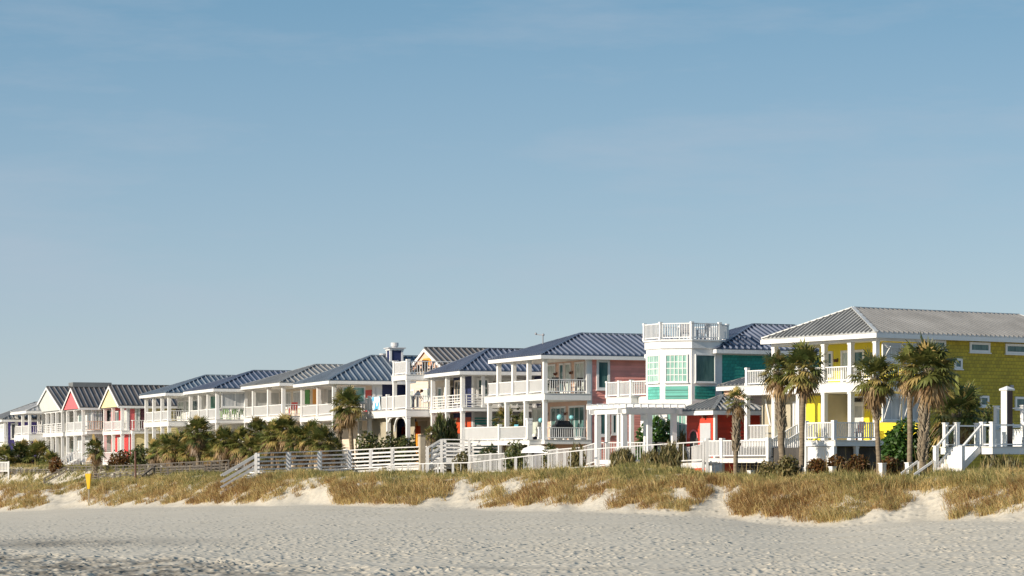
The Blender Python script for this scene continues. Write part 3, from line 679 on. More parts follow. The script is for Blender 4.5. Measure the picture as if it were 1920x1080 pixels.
H5 = simple('beach_house', 'pale yellow gabled house with red porch wall', 231, 247, 20, (229.5, 212.6, 197), (807, 814, 763, 760, 726), .6, 13, 'roofcharcoal', 'red', 'paleyellow', gable='paleyellow',
    fills=((.12, .4, 'door', 'glasscurtain'), (.55, .9, 'window', 'glassteal')), low=((.3, .6, 'door', 'glasscurtain'),), oh=.45, lowrail='panel', sidefills=((.62, 1.05, -2.4, 2.0, 'panel', 'coral'), (1.1, 1.55, -.1, 2.1, 'window', 'glasscurtain'), (1.6, 2.1, .03, 2.1, 'panel', 'maroon')))
h = H5
h.floor('balcony', .7, 3.2, -.9, -.13, h.z(807), h.z(813)); h.rail((.75, -.85), (3.1, -.85), h.z(807), .95, 'picket', .2); h.rail((.75, -.8), (.75, -.2), h.z(807), .95, 'picket', .2); h.column(.75, -.8, ZG, h.z(813), .24)
H4 = simple('beach_house', 'coral pink gabled house with charcoal metal roof', 158, 257, 20, (156.3, 141.3, 127), (808, 816, 768, 763.5, 730), 1.0, 13, 'roofcharcoal', 'whitesiding', 'whitesiding', gable='coral', lowrail='panel',
    fills=((.1, .4, 'door', 'glassdark'), (.55, .9, 'window', 'glassteal')), low=((.1, .9, 'window', 'glassblind'),), oh=.4, sidefills=((1.05, 1.5, .2, 2.0, 'window', 'glasscurtain'), (1.6, 2.6, .1, 2.1, 'window', 'glassdark')))
h = H4; h.panel('side_fascia', PY(-.02), .2, 12, h.z(768), h.z(764.5), 'palepeach', .08)
h.floor('balcony', .15, 3, -.7, -.13, h.z(808), h.z(814)); h.rail((.2, -.65), (2.9, -.65), h.z(808), .95, 'picket', .2, 'palepeach')
H3 = simple('beach_house', 'white gabled house with grey roof and long slatted balcony', 121, 266, 20, (117.5, 107, 98, 88.5, 80.5, 72.5), (810, 818, 772, 766, 727), 2.9, 13, 'roofcharcoal', 'whitesiding', 'whitesiding', gable='gablewhite', rails='horiz',
    fills=((.05, .2, 'door', 'glasscurtain'), (.28, .5, 'window', 'glassteal'), (.6, .9, 'door', 'glasscurtain')), low=((.05, .25, 'door', 'glassteal'), (.35, .6, 'door', 'glasscurtain'), (.7, .95, 'window', 'glassteal')), oh=.5)
h = H3; mb = MB(); mb.box(2, 6, 6.2, 8.6, h.z(733), h.z(727) + .75); mb.build('ridge_box', 'roofmid', h.e)
H2 = simple('beach_house', 'white house with pale sunlit hip roof near the left edge', 57, 276, 20, (55.7, 42.8, 30.6), (814, 826, 774, 770, 740), 2.9, 13, 'rooflight', 'whitesiding', 'whitesiding',
    fills=((.1, .45, 'window', 'glassblind'), (.55, .9, 'window', 'glassblind')), low=((.1, .9, 'window', 'glassblind'),), ax=5.0)
H1 = simple('beach_house', 'purple sided house cut off by the left edge', 11, 284, 20, (9.5, -6, -20), (820, 828, 790, 786, 757), .1, 14, 'roofmid', 'offwhite', 'purplesiding', rails=None,
    fills=((.1, .4, 'window', 'glassblind'),), ax=4.6, sidefills=((.5, 1.3, -.2, 1.5, 'window', 'glassdark'),))
H1b = House('beach_house', 'small white bungalow with grey hip roof glimpsed behind white balcony posts', 82, 285, 20)
H1b.shell(0, 8, 0, 7, ZG, H1b.z(798), 'whitesiding', 'whitesiding'); hip_roof(H1b.e, 'roofmid', -.5, 8.5, -.5, 7.5, H1b.z(797), H1b.z(777), 3); H1b.win(PX(0), 2, 4, ZG + 1.2, ZG + 2.6)
# ---------------------------------------------------------------- ground
FT = np.array([(-300, 958, 903), (0, 956, 900), (100, 949, 900), (200, 947, 895), (300, 944, 890), (400, 944, 886), (500, 942, 884), (620, 942, 883), (700, 945, 882), (800, 946, 884), (900, 951, 884),
               (1000, 952, 880), (1100, 953, 879), (1200, 957, 874), (1300, 961, 876), (1380, 969, 886), (1450, 978, 886), (1500, 985, 884), (1600, 980, 887), (1700, 973, 893), (1760, 971, 895), (1850, 970, 890), (1920, 971, 886), (2300, 980, 886)], float)
GAP = np.array([(0, 0), (80, 0), (105, .8), (150, 1), (165, .2), (185, 0), (530, 0), (575, .7), (612, .7), (640, 0), (835, 0), (858, .9), (882, .9), (902, 0), (1120, 0), (1140, .55), (1155, 0), (1320, 0), (1335, .9), (1368, .9), (1392, 0), (1690, 0), (1712, .8), (1772, .8), (1795, 0), (1812, .0), (1828, .45), (1845, 0)], float)
GB = np.array([(-200, 950), (0, 948), (55, 954), (75, 952), (98, 918), (150, 914), (166, 948), (250, 943), (300, 946), (350, 944), (450, 945), (520, 938), (556, 922), (575, 905), (615, 905), (632, 944), (700, 946), (740, 950), (800, 932), (838, 930), (855, 905), (878, 905), (890, 957), (930, 953), (1000, 951), (1060, 944), (1115, 934), (1135, 922), (1150, 955), (1190, 966), (1245, 966), (1300, 945), (1322, 930), (1345, 908), (1364, 908), (1378, 946), (1415, 968), (1480, 969), (1515, 986), (1560, 982), (1620, 962), (1690, 945), (1712, 920), (1772, 920), (1785, 970), (1812, 954), (1830, 948), (1850, 968), (1900, 973), (2300, 975)], float)
def grass_start(t):
    f = np.interp(t, FT[:, 0], FT[:, 1]) + 6; c = np.interp(t, FT[:, 0], FT[:, 2]); k = np.clip((f - 11 - np.interp(t, GB[:, 0], GB[:, 1])) / (f - c), 0, 1); return k ** .85
def rowden(t): return np.maximum(.883 * (t - 960) / F + .47, .16)
def PC(t): return np.interp(t, [280, 430, 640, 780], [9.5, 12.2, 12.2, 9.5])
def vn(x, y, seed=0):
    """smooth value noise, -1..1"""
    xi, yi = np.floor(x), np.floor(y); fx, fy = x - xi, y - yi; fx = fx * fx * (3 - 2 * fx); fy = fy * fy * (3 - 2 * fy)
    def hsh(a, b):
        v = np.sin(a * 127.1 + b * 311.7 + seed * 74.7) * 43758.5453; return v - np.floor(v)
    a, b_, c, d = hsh(xi, yi), hsh(xi + 1, yi), hsh(xi, yi + 1), hsh(xi + 1, yi + 1)
    return 2 * ((a * (1 - fx) + b_ * fx) * (1 - fy) + (c * (1 - fx) + d * fx) * fy) - 1
def fbm(x, y, seed=0, o=4): return sum(vn(x * 2 ** k, y * 2 ** k, seed + k) / 2 ** k for k in range(o)) / 1.7
def dune_uv(X, Y):
    t = 960 + F * X / np.maximum(Y, 1); d = rowden(t)
    Yf, Yc = (85.6 - 17) / d, (85.6 - PC(t)) / d
    return t, Yf, Yc, (Y - Yf) / (Yc - Yf)
def ground_z(X, Y, fine=True):
    t, Yf, Yc, u = dune_uv(X, Y); 
    gap = np.interp(t, GAP[:, 0], GAP[:, 1]); lobe = .22 - .5 * sum(grass_start(t + k * 9) for k in range(-4, 5)) / 9 + .06 * vn(t / 30, Y * 0 + 3, 5)
    foot, crest = (sum(np.interp(t + k * 14, FT[:, 0], FT[:, 1]) for k in range(-6, 7)) / 13 + 6, np.interp(t, FT[:, 0], FT[:, 2]))
    zf, zc = HC - (foot - HY) / F * Yf, HC - (crest - HY) / F * Yc
    zc = zc - np.interp(t, [600, 1000], [.42, .24]) + .36 * fbm(X / 3.4, Y / 5, 91, 3)
    zn = 2.9
    q = np.clip((Y - 70) / (Yf - 70), -4, 1); zb = zn + (zf - zn) * np.where(q > 0, q * q * (2 - q), q * .05)
    u0 = u; u = u + lobe * .6 * np.clip(1.3 - u, 0, 1); uu = np.clip(u, 0, 1); sm = np.clip(uu * 1.25, 0, 1); sm = sm * sm * (3 - 2 * sm); prof = .55 * sm + .45 * uu ** 1.7
    z = zb + np.where(u > 0, (zc - zf) * prof, 0)
    back = np.clip((Y - Yc) / 9, 0, 1); z = np.where(u > 1, zc + (np.interp(t, [0, 200, 420], [5.8, 5.6, 5.12]) - zc) * back * back * (3 - 2 * back), z)
    env = np.clip(1 - np.abs(u - .65) * 1.5, 0, 1)
    z = z + env * (.22 * fbm(X / 1.8, Y / 3., 11) + .05 * fbm(X / .22, Y / .5, 13, 2) + .14 * fbm(X / .5, Y / .9, 12, 3))
    z = z + np.where(u < .1, .035 * fbm(X / 4, Y / 9, 21, 3), 0)
    return z
def gz(X, Y): return float(ground_z(np.array([float(X)]), np.array([float(Y)]))[0])

tc = np.concatenate([np.linspace(-9000, -400, 40)[:-1], np.linspace(-400, -60, 60)[:-1], np.arange(-60, 1985, 2.3), np.linspace(1990, 2400, 60), np.linspace(2500, 9000, 40)])
yr = np.concatenate([np.linspace(-40, 20, 8)[:-1] * 0 + np.linspace(1.5, 20, 7), np.linspace(25, 64, 20)[:-1], np.arange(64, 116, .1), np.arange(116, 160, .16), np.arange(160, 250, .3), np.arange(250, 300, 2), np.array([320, 360, 420, 520, 700, 1000, 1600, 3000, 6000])])
TT, YY = np.meshgrid(tc, yr); XX = (TT - 960) / F * YY
ZZ = ground_z(XX, YY); print_shade = np.zeros_like(ZZ)
# footprints and scuffs on the beach
rs = np.random.RandomState(3)
nf = 26000
ft = rs.uniform(-50, 1975, nf); fy = 66 + 130 * rs.rand(nf) ** 1.25
dens = fbm(ft / 160, fy / 9, 40)
_, Yf_, _, _ = dune_uv((ft - 960) / F * fy, fy)
tmid = (fy - 66) / (Yf_ - 66)
keep = (fy < Yf_ + 1.0) & (rs.rand(nf) < np.clip(.55 + .9 * dens - .55 * np.clip(tmid - .45, 0, 1) * 1.6, .05, 1))
trk = []
for x, y in zip(ft[keep], fy[keep]): trk.append((x, y, rs.uniform(.055, .11), rs.uniform(.03, .085)))
for k in range(60):   # walking trails
    a0, b0 = rs.uniform(-50, 1975), rs.uniform(68, 130); ang = rs.uniform(-.5, .5) + (math.pi if rs.rand() < .5 else 0); X, Y = (a0 - 960) / F * b0, b0
    for q in range(40):
        X += .68 * math.cos(ang); Y += .68 * math.sin(ang); ang += rs.uniform(-.04, .04)
        s_ = .12 * (1 if q % 2 else -1); trk.append((960 + F * (X - s_ * math.sin(ang)) / Y, Y + s_ * math.cos(ang), .10, .07))
r0 = np.searchsorted(yr, 64); c_lo = np.searchsorted(tc, -60)
for t_, y_, r_, d_ in trk:
    X = (t_ - 960) / F * y_
    i0, i1 = np.searchsorted(yr, y_ - 3 * r_), np.searchsorted(yr, y_ + 3 * r_); wpx = 3 * r_ / y_ * F
    j0, j1 = np.searchsorted(tc, t_ - wpx), np.searchsorted(tc, t_ + wpx)
    if i1 <= i0 or j1 <= j0 or y_ > 215: continue
    dx = (XX[i0:i1, j0:j1] - X) / r_; dy = (YY[i0:i1, j0:j1] - y_) / (r_ * 1.15); rr2 = dx * dx + dy * dy
    ZZ[i0:i1, j0:j1] += d_ * (-1.0 * np.exp(-rr2 * .9) + .48 * np.exp(-((dx + 1.7) ** 2 + dy * dy) * 1.1) + .06 * np.exp(-(np.sqrt(rr2) - 1.75) ** 2 * 3.0)); print_shade[i0:i1, j0:j1] = np.maximum(print_shade[i0:i1, j0:j1], .5 * np.exp(-rr2 * 1.2))  # pit centres darkened in colour as the shadow inside each print
# churned wrack line along the lower left of the beach
PYY = HY + F * (HC - ZZ) / np.maximum(YY, 1)
ln = 1033 + .045 * TT + 5 * vn(TT / 60, TT * 0, 50)
be = np.exp(-((PYY - ln) / 6) ** 2) * np.clip((1150 - TT) / 300, 0, 1) * (YY > 60) * (YY < 120)
ch = np.clip((PYY - ln) / 12, 0, 1) * np.clip((900 - TT) / 500, 0, 1) * (YY > 60) * (YY < 120)
ZZ += .06 * be + (ch * .07 + be * .04) * fbm(XX / .35, YY / .6, 60, 3)
wet_shade = ch * np.clip(.55 + 1.0 * fbm(XX / .5, YY / 1.4, 61), 0, .95)
wet_shade = np.maximum(wet_shade, .75 * np.exp(-((PYY - (1020 - .012 * TT)) / 9) ** 2) * np.clip((520 - TT) / 420, 0, 1) * (YY > 60) * (YY < 130) * np.clip(.8 + .6 * fbm(XX / .7, YY / 3, 62), 0, 1))
wet_shade = np.maximum(wet_shade, .5 * np.exp(-((PYY - (1062 + .004 * TT)) / 4) ** 2) * np.clip((TT - 700) / 200, 0, 1) * np.clip((1500 - TT) / 300, 0, 1) * np.clip(fbm(XX / .8, YY / 2, 63) + .3, 0, 1) * (YY > 60))
wet_shade = np.maximum(wet_shade, print_shade)
tt_, _, _, UU = dune_uv(XX, YY)
wet_shade = np.maximum(wet_shade, .18 * (UU > .3) * (UU < 1.2) * np.clip(fbm(XX / 1.5, YY / 2, 64), 0, 1))
nr, nc = ZZ.shape
co = np.stack([XX, YY, ZZ], -1).reshape(-1, 3).astype(np.float32)
idx = np.arange(nr * nc).reshape(nr, nc); qd = np.stack([idx[:-1, :-1], idx[:-1, 1:], idx[1:, 1:], idx[1:, :-1]], -1).reshape(-1, 4).astype(np.int32)
def np_mesh(name, co, loops, starts, mat, attr=None, domain='POINT', smooth=False):
    me = bpy.data.meshes.new(name); me.vertices.add(len(co)); me.vertices.foreach_set('co', co.ravel())
    me.loops.add(len(loops)); me.loops.foreach_set('vertex_index', loops.astype(np.int32))
    me.polygons.add(len(starts)); me.polygons.foreach_set('loop_start', starts.astype(np.int32))
    if smooth: me.polygons.foreach_set('use_smooth', np.ones(len(starts), bool))
    if attr:
        a = me.attributes.new(attr[0], 'FLOAT', domain); a.data.foreach_set('value', attr[1].astype(np.float32).ravel())
    me.update(calc_edges=True); me.materials.append(M[mat])
    o = bpy.data.objects.new(name, me); COL.objects.link(o); return o
o = np_mesh('beach_sand', co, qd.ravel(), np.arange(len(qd)) * 4, 'sand', ('wet_shade', wet_shade), smooth=True)
tag(o, 'pale trampled beach sand rising into low dunes', kind='structure')

# ---------------------------------------------------------------- dune grass
def blades(name, X, Y, n_per, hmin, hmax, lean, width, dry, az0=None, azs=math.pi, spread=.22):
    nt_ = len(X); N_ = nt_ * n_per
    bx = np.repeat(X, n_per) + rs.normal(0, spread, N_); by = np.repeat(Y, n_per) + rs.normal(0, spread, N_)
    bz = ground_z(bx, by) - .03
    az = np.repeat(rs.uniform(-math.pi, math.pi, nt_) if az0 is None else az0, n_per) + rs.normal(0, azs, N_)
    hh = np.repeat(rs.uniform(hmin, hmax, nt_) * np.clip(.85 + .75 * fbm(X / .9, Y / 1.6, 55, 2), .35, 1.6), n_per) * rs.uniform(.5, 1.1, N_); ln = np.repeat(lean, n_per) * rs.uniform(.4, 1.5, N_)
    wd = width * rs.uniform(.6, 1.3, N_) * (np.repeat(Y, n_per) / 150) ** .6
    dx, dy = np.cos(az), np.sin(az); ux, uy = -dy, dx
    fa = rs.uniform(0, math.pi, N_); ux, uy = np.cos(fa), np.sin(fa)
    def pt(f, hz): return bx + dx * ln * hh * f, by + dy * ln * hh * f, bz + hh * hz
    l1 = np.clip(1 - ln * .25, .35, 1); l2 = np.clip(1 - ln * .55, -.3, 1)
    p0, p1, p2 = pt(0, 0), pt(.42, .58 * l1), pt(1.0, l2)
    co = np.empty((N_, 5, 3), np.float32)
    for k, (p, s_) in enumerate(((p0, -.5), (p0, .5), (p1, .4), (p1, -.4), (p2, 0))):
        co[:, k, 0] = p[0] + ux * wd * s_; co[:, k, 1] = p[1] + uy * wd * s_; co[:, k, 2] = p[2]
    b5 = np.arange(N_)[:, None] * 5
    loops = np.concatenate([b5 + 0, b5 + 1, b5 + 2, b5 + 3, b5 + 3, b5 + 2, b5 + 4], 1)
    st = np.stack([np.arange(N_) * 7, np.arange(N_) * 7 + 4], 1).ravel()
    dr = np.clip(np.repeat(dry, n_per) + rs.normal(0, .2, N_), 0, 1)
    return co.reshape(-1, 3), loops.ravel(), st, np.repeat(dr, 2)
def join(parts):
    co, lo, st, dr = [], [], [], []; vo = lo_o = 0
    for c, l, s_, d in parts:
        co.append(c); lo.append(l + vo); st.append(s_ + lo_o); dr.append(d); vo += len(c); lo_o += len(l)
    return np.concatenate(co), np.concatenate(lo), np.concatenate(st), np.concatenate(dr)
# sample tufts over the dune in (column, position across dune)
n = 70000
t = rs.uniform(-120, 2040, n); u = rs.uniform(.06, 3.6, n)
d = rowden(t); Yf, Yc = (85.6 - 17) / d, (85.6 - PC(t)) / d; Yp = Yf + u * (Yc - Yf); Xp = (t - 960) / F * Yp
# vegetation mask: streaks running down the face, bare blowouts, full cover on the crest
row = Xp * .883 + Yp * -.47
along = Xp * -.47 + Yp * .883; across = (u)
st_ = .75 * fbm((along + across * 3.2) / 2.6, across * .6, 31) + .55 * fbm((along + across * 3.2) / .7, across * 1.6, 32, 3)
gap = np.interp(t, GAP[:, 0], GAP[:, 1]); gs = grass_start(t); u_eff = (u - gs) / (1.001 - np.minimum(gs, .9)) + .10 * vn(t / 17, t * 0 + 3, 6)
right = np.interp(t, [0, 600, 1000, 1500], [.0, .05, .12, .25])
thr = -.22 * np.clip((860 - t) / 200, 0, 1) * (u > .2) + np.interp(u_eff, [-.2, 0, .08, .3, .55, .8, 1.0, 2, 3.6], [2, .4, -.08, -.10, -.10, -.3, -.6, -.6, -.4]) - right * .8 + gap * np.interp(u, [0, .5, 1, 1.3], [.5, .4, .3, 0])
hzn = .6
ok = ((st_ > thr) | ((rs.rand(n) < .11) & (u_eff > .05))) & (fbm(Xp / .7, Yp / 1.3, 58, 2) > -.28) & (rs.rand(n) < np.interp(u, [0, 1, 1.6, 3.6], [1, .95, .5, .3]))
t, u, Xp, Yp, u_eff = t[ok], u[ok], Xp[ok], Yp[ok], u_eff[ok]
face = u < .85
clump = fbm(Xp / 1.6, Yp / 3, 77)
dry = np.clip(np.interp(u_eff, [0, .5, .85, 1.1, 2], [.86, .72, .46, .3, .3]) + .34 * clump + .1 * rs.normal(0, 1, len(u)), 0, 1)
lean = np.where(face, rs.uniform(.35, 1.25, len(u)), rs.uniform(.2, .8, len(u)))
toward = math.atan2(-.47, -.883) + .35
az0 = np.where(face, toward + rs.normal(0, .9, len(u)), rs.uniform(-math.pi, math.pi, len(u)))
parts = []
for msk, a, b_, s_ in ((face, .38, .92, 1.0), (~face, .24, .62, 1.4)):
    parts.append(blades('g', Xp[msk], Yp[msk], 18, a, b_, lean[msk], .027, dry[msk], az0[msk], s_, .15))
# tall seed stalks along the crest
ns = 2800
t2 = rs.uniform(-50, 1990, ns); u2 = rs.uniform(.9, 3.2, ns); kp = rs.rand(ns) < np.interp(t2, [0, 900, 1150, 1300, 1500, 1950], [.12, .2, .6, .5, .6, .9]); t2, u2 = t2[kp], u2[kp]
d = rowden(t2); Yq = (85.6 - 17 + u2 * 7.5) / d; Xq = (t2 - 960) / F * Yq
parts.append(blades('s', Xq, Yq, 3, .8, 1.7, rs.uniform(.1, .35, len(Xq)), .018, np.full(len(Xq), .72), None, 1.2, .15))
c, l, s_, dr = join(parts)
o = np_mesh('dune_grass', c, l, s_, 'beachgrass', ('dry', dr), 'FACE')
tag(o, 'green and golden beach grass covering the dunes', 'grass', kind='stuff')

# ---------------------------------------------------------------- boardwalks, fences, posts
def V2(px, Y): return Vector((wx(px, Y), Y))
def walk(name, label, cat, pts, rail_h, style, mat, dmat, deck_w=1.5, post_sp=2.2, side=1, both=True, deck_drop=None, sp=.15, post_w=.12):
    """pts: (px, py of the top rail, Y). deck runs along; rails on both sides"""
    P = [(V2(a, Y), wz(b_, Y) - rail_h) for a, b_, Y in pts]
    e = empty(name, (P[0][0].x, P[0][0].y, gz(*P[0][0])), 0, label, cat); O = Vector((P[0][0].x, P[0][0].y, e.location.z))
    def L(v, z): return (v.x - O.x, v.y - O.y, z - O.z)
    n_ = (P[-1][0] - P[0][0]).normalized(); nn = Vector((-n_.y, n_.x)) * side
    if nn.y < 0: nn = -nn
    dm = MB()
    for (a, za), (b_, zb) in zip(P, P[1:]):
        m_ = nn * deck_w / 2
        dm.beam(L(a + m_, za - .06), L(b_ + m_, zb - .06), deck_w, .1)
        dm.beam(L(a + nn * .02, za - .22), L(b_ + nn * .02, zb - .22), .06, .22)
    dm.build('decking', dmat, e)
    for off in ((0, deck_w) if both else (0,)):
        for (a, za), (b_, zb) in zip(P, P[1:]):
            a2, b2 = a + nn * off, b_ + nn * off
            r = rail_mb((a2.x - O.x, a2.y - O.y), (b2.x - O.x, b2.y - O.y), za - O.z, zb - O.z, rail_h, style, sp).build('railing', mat, e)
            n = max(1, round((b2 - a2).length / post_sp))
            for k in range(n + (1 if b_ is P[-1][0] else 0)):
                p = a2.lerp(b2, k / n); z = za + (zb - za) * k / n; mb = MB(); h_ = post_w / 2; g = gz(p.x, p.y) - .3; q = p - nn * .06 if off == 0 else p + nn * .06
                mb.box(q.x - O.x - h_, q.x - O.x + h_, q.y - O.y - h_, q.y - O.y + h_, min(g, z - .4) - O.z, z + rail_h - .05 - O.z); mb.build('post', mat, e)
    return e, O, L, nn
def steps(e, O, L, nn, p, zp, q, zq, w, mat, smat, rail_h=.95, n=7, style='none', foot=True):
    mb = MB()
    for k in range(n):
        f0 = k / n; a = p.lerp(q, f0); b_ = p.lerp(q, (k + 1) / n); z = zp + (zq - zp) * (k + .5) / n
        mb.beam(L((a + nn * w / 2), z), L((b_ + nn * w / 2), z), w, .06)
    for off in (0, w): mb.beam(L(p + nn * off, zp - .15), L(q + nn * off, zq - .15), .06, .3)
    mb.build('stairs', smat, e)
    for off in (-.06, w + .06):
        mb = MB(); mb.beam(L(p + nn * off, zp + rail_h), L(q + nn * off, zq + rail_h), .09, .12)
        for k in (1, 2): mb.beam(L(p + nn * off, zp + rail_h * k / 3.2), L(q + nn * off, zq + rail_h * k / 3.2), .04, .12)
        mb.build('railing', mat, e)
        if not foot: continue
        mb = MB(); z = zq; mb.box(L(q + nn * off, 0)[0] - .06, L(q + nn * off, 0)[0] + .06, L(q + nn * off, 0)[1] - .06, L(q + nn * off, 0)[1] + .06, zq - .4 - O.z, zq + rail_h - O.z); mb.build('post', mat, e)
# long white boardwalk with four plank rails
e, O, L, nn = walk('boardwalk', 'long white boardwalk with horizontal plank rails and stairs down to the sand', 'boardwalk', [(480, 849, 188), (655, 843.5, 194.5), (735, 839, 191), (868, 833.5, 188)], 1.35, 'plank', 'whitewood', 'whitewood', 1.6, 2.6, post_w=.2)
a = V2(480, 188); za = wz(849, 188) - 1.35; b_ = V2(414, 187); zb = wz(893, 187) - 1.15
steps(e, O, L, nn, a, za, b_, zb, 1.6, 'whitewood', 'whitewood', 1.2, 9, foot=False)
e, O, L, nn = walk('boardwalk', 'short raised white walkway with plank rails in front of the navy roofed house', 'boardwalk', [(828, 823, 186.5), (880, 823.5, 186.5), (938, 824, 186)], 1.3, 'plank', 'whitewood', 'whitewood', 1.6, 2.4, post_w=.18)
steps(e, O, L, nn, V2(828, 186.5), wz(823, 186.5) - 1.3, V2(803, 186.2), wz(838, 186.2) - 1.3, 1.6, 'whitewood', 'whitewood', 1.25, 4)
# sloping ramp with thin railing
walk('ramp', 'white ramp with a single sloping handrail crossing behind the dune crest', 'ramp', [(692, 883, 184), (740, 870, 180), (880, 866.5, 171.5), (1000, 853, 164.5), (1124, 840, 157.5), (1225, 833, 152), (1320, 827, 147.5)], 1.15, 'picket', 'whitewood', 'whitewood', .9, 2.2, post_w=.13, sp=1.1, both=False)
# white picket fence behind the ramp
def fence(label, pts, h_, mat='whitewood', style='picket', sp=.13, name='picket_fence'):
    P = [(V2(a, Y), wz(b_, Y) - h_) for a, b_, Y in pts]; O = P[0]
    e = empty(name, (O[0].x, O[0].y, gz(*O[0])), 0, label, 'fence'); oz = e.location.z
    for (a, za), (b_, zb) in zip(P, P[1:]):
        rail_mb((a.x - O[0].x, a.y - O[0].y), (b_.x - O[0].x, b_.y - O[0].y), za - oz, zb - oz, h_, style, sp).build('fence_panel', mat, e)
        n = max(1, round((b_ - a).length / 2.4))
        for k in range(n + 1):
            p = a.lerp(b_, k / n); z = za + (zb - za) * k / n; mb = MB(); mb.box(p.x - O[0].x - .07, p.x - O[0].x + .07, p.y - O[0].y - .07, p.y - O[0].y + .07, gz(p.x, p.y) - .3 - oz, z + h_ + .06 - oz); mb.build('post', mat, e)
    return e
fence('white picket fence below the pink house porch', [(880, 853, 176), (1000, 846, 171), (1090, 838, 167), (1120, 829, 166)], 1.3)
fence('white picket fence under the pergola', [(1122, 829, 161), (1230, 829, 158), (1262, 830, 160)], 1.3, sp=.2)
fence('white picket fence panel with gate post beside the red cabana', [(1272, 838, 151), (1296, 837, 149.5), (1318, 832, 148), (1326, 824, 147)], 1.25, style='panel')
# weathered grey boardwalks on the left
walk('boardwalk', 'low weathered grey boardwalk at the left edge', 'boardwalk', [(-30, 879, 263), (50, 879, 251), (112, 880, 243)], 1.0, 'horiz', 'greywood', 'greywood', 1.6, 1.8)
e, O, L, nn = walk('boardwalk', 'weathered dark grey boardwalk with stairs below the palm thicket', 'boardwalk', [(124, 874.5, 242), (190, 873, 234), (262, 871, 226), (350, 866, 216), (430, 862, 209)], 1.15, 'horiz', 'greywood', 'greywood', 1.7, 1.7)
steps(e, O, L, nn, V2(124, 242), wz(874.5, 242) - 1.15, V2(84, 242), wz(899, 242) - 1.0, 1.7, 'greywood', 'greywood', 1.1)
e, O, L, nn = walk('boardwalk', 'lower weathered boardwalk with dark stairs beside the brown marker post', 'boardwalk', [(172, 888, 232), (215, 886, 227.5), (262, 884, 222.5), (290, 876, 219.5), (385, 873, 210)], .9, 'horiz', 'greywood', 'greywood', 1.5, 1.5)
e = empty('beach_stairs', (wx(285, 220), 220, gz(wx(285, 220), 220)), 0, 'weathered grey dune stairs with slanting handrails beside the brown post', 'stairs'); oz = e.location.z; ox = e.location.x
def L3(px, py, Y): return (wx(px, Y) - ox, Y - 220, wz(py, Y) - oz)
for nm, dy in (('railing', 0), ('railing', 1.4)):
    mb = MB(); mb.beam(L3(292, 873, 220 + dy), L3(258, 899, 219 + dy), .1, .12); mb.beam(L3(292, 884, 220 + dy), L3(262, 907, 219 + dy), .06, .2); mb.beam(L3(290, 873, 220 + dy), L3(290, 900, 220 + dy), .12, .12, up=(1, 0, 0)); mb.build(nm, 'greywood', e)
mb = MB()
for k in range(6): p, q = L3(290 - 5 * k, 888 + 4 * k, 219.9), L3(290 - 5 * k, 888 + 4 * k, 221.3); mb.beam(p, q, .3, .05)
mb.build('stairs', 'greywood', e)
# low white fence and wall glimpsed behind
fence('low white fence among the palmettos at the left edge', [(-30, 866, 256), (16, 866, 254)], 1.0, 'white', 'panel', .2)
def stoop(px, Y, th, label, x0, wd, zt, n=6):
    h = House('porch_stairs', label, px, Y, th, 'stairs', None); mb = MB()
    for k in range(n): mb.box(x0 - n * .3 + k * .3, x0, 0, wd, ZG - .3, ZG + (zt - ZG) * (k + 1) / n - .001 * k)
    mb.build('steps', 'white', h.e)
    for y in (0, wd): h.rail((x0 - n * .3, y), (x0, y), ZG, .95, 'picket', .25, z1=zt)
stoop(157, 257, 20, 'white porch stairs descending from the coral pink gabled house', -.35, 1.5, ZG + 1.0)
fence('white fence half hidden behind the palm thicket', [(475, 848, 209), (560, 845, 207), (650, 842, 204)], 1.1, 'white', 'panel', .16)
# bollards
for k, (px, y0, y1, Y, lab) in enumerate(((1408, 882, 893, 140, 'short white post beside the sparse palm, half sunk in dune grass'), (1511, 876, 893, 136, 'white capped dune post in front of the twin palms'), (1561, 874.5, 891, 134, 'white dune post in front of the rust coloured shrubs'), (1654.5, 868, 887, 130, 'white dune post at the foot of a slender palm'), (1704, 867, 882, 128.5, 'white dune post beside the slanted beach handrails'))):
    e = empty('dune_post', (wx(px, Y), Y, 0), .6, lab, 'post', 'white posts along the dune'); z1 = wz(y0, Y); mb = MB(); w = .13
    mb.box(-w, w, -w, w, gz(wx(px, Y), Y) - .4, z1 - .05); mb.build('post_shaft', 'white', e); mb = MB(); mb.box(-w - .025, w + .025, -w - .025, w + .025, z1 - .049, z1); mb.build('post_cap', 'white', e)
# beach stair handrails
e = empty('handrail', (wx(1715, 126.5), 126.5, gz(wx(1715, 126.5), 126.5)), 0, 'pair of slanted weathered white handrails leading down to the beach', 'handrail'); ox, oz = e.location.x, e.location.z
def L4(px, py, Y): return (wx(px, Y) - ox, Y - 126.5, wz(py, Y) - oz)
for (a, b_, Y) in (((1721, 865), (1690, 888), 127.5), ((1751, 864), (1714, 890), 126)):
    mb = MB(); mb.beam(L4(*a, Y), L4(*b_, Y - .3), .09, .1); mb.beam(L4(a[0] + 1, a[1], Y), L4(a[0] + 1, a[1] + 30, Y), .11, .11, up=(1, 0, 0)); mb.beam(L4(b_[0] + 8, b_[1] - 6, Y - .2), L4(b_[0] + 8, b_[1] + 20, Y - .2), .1, .1, up=(1, 0, 0)); mb.build('rail', 'whitewood', e)

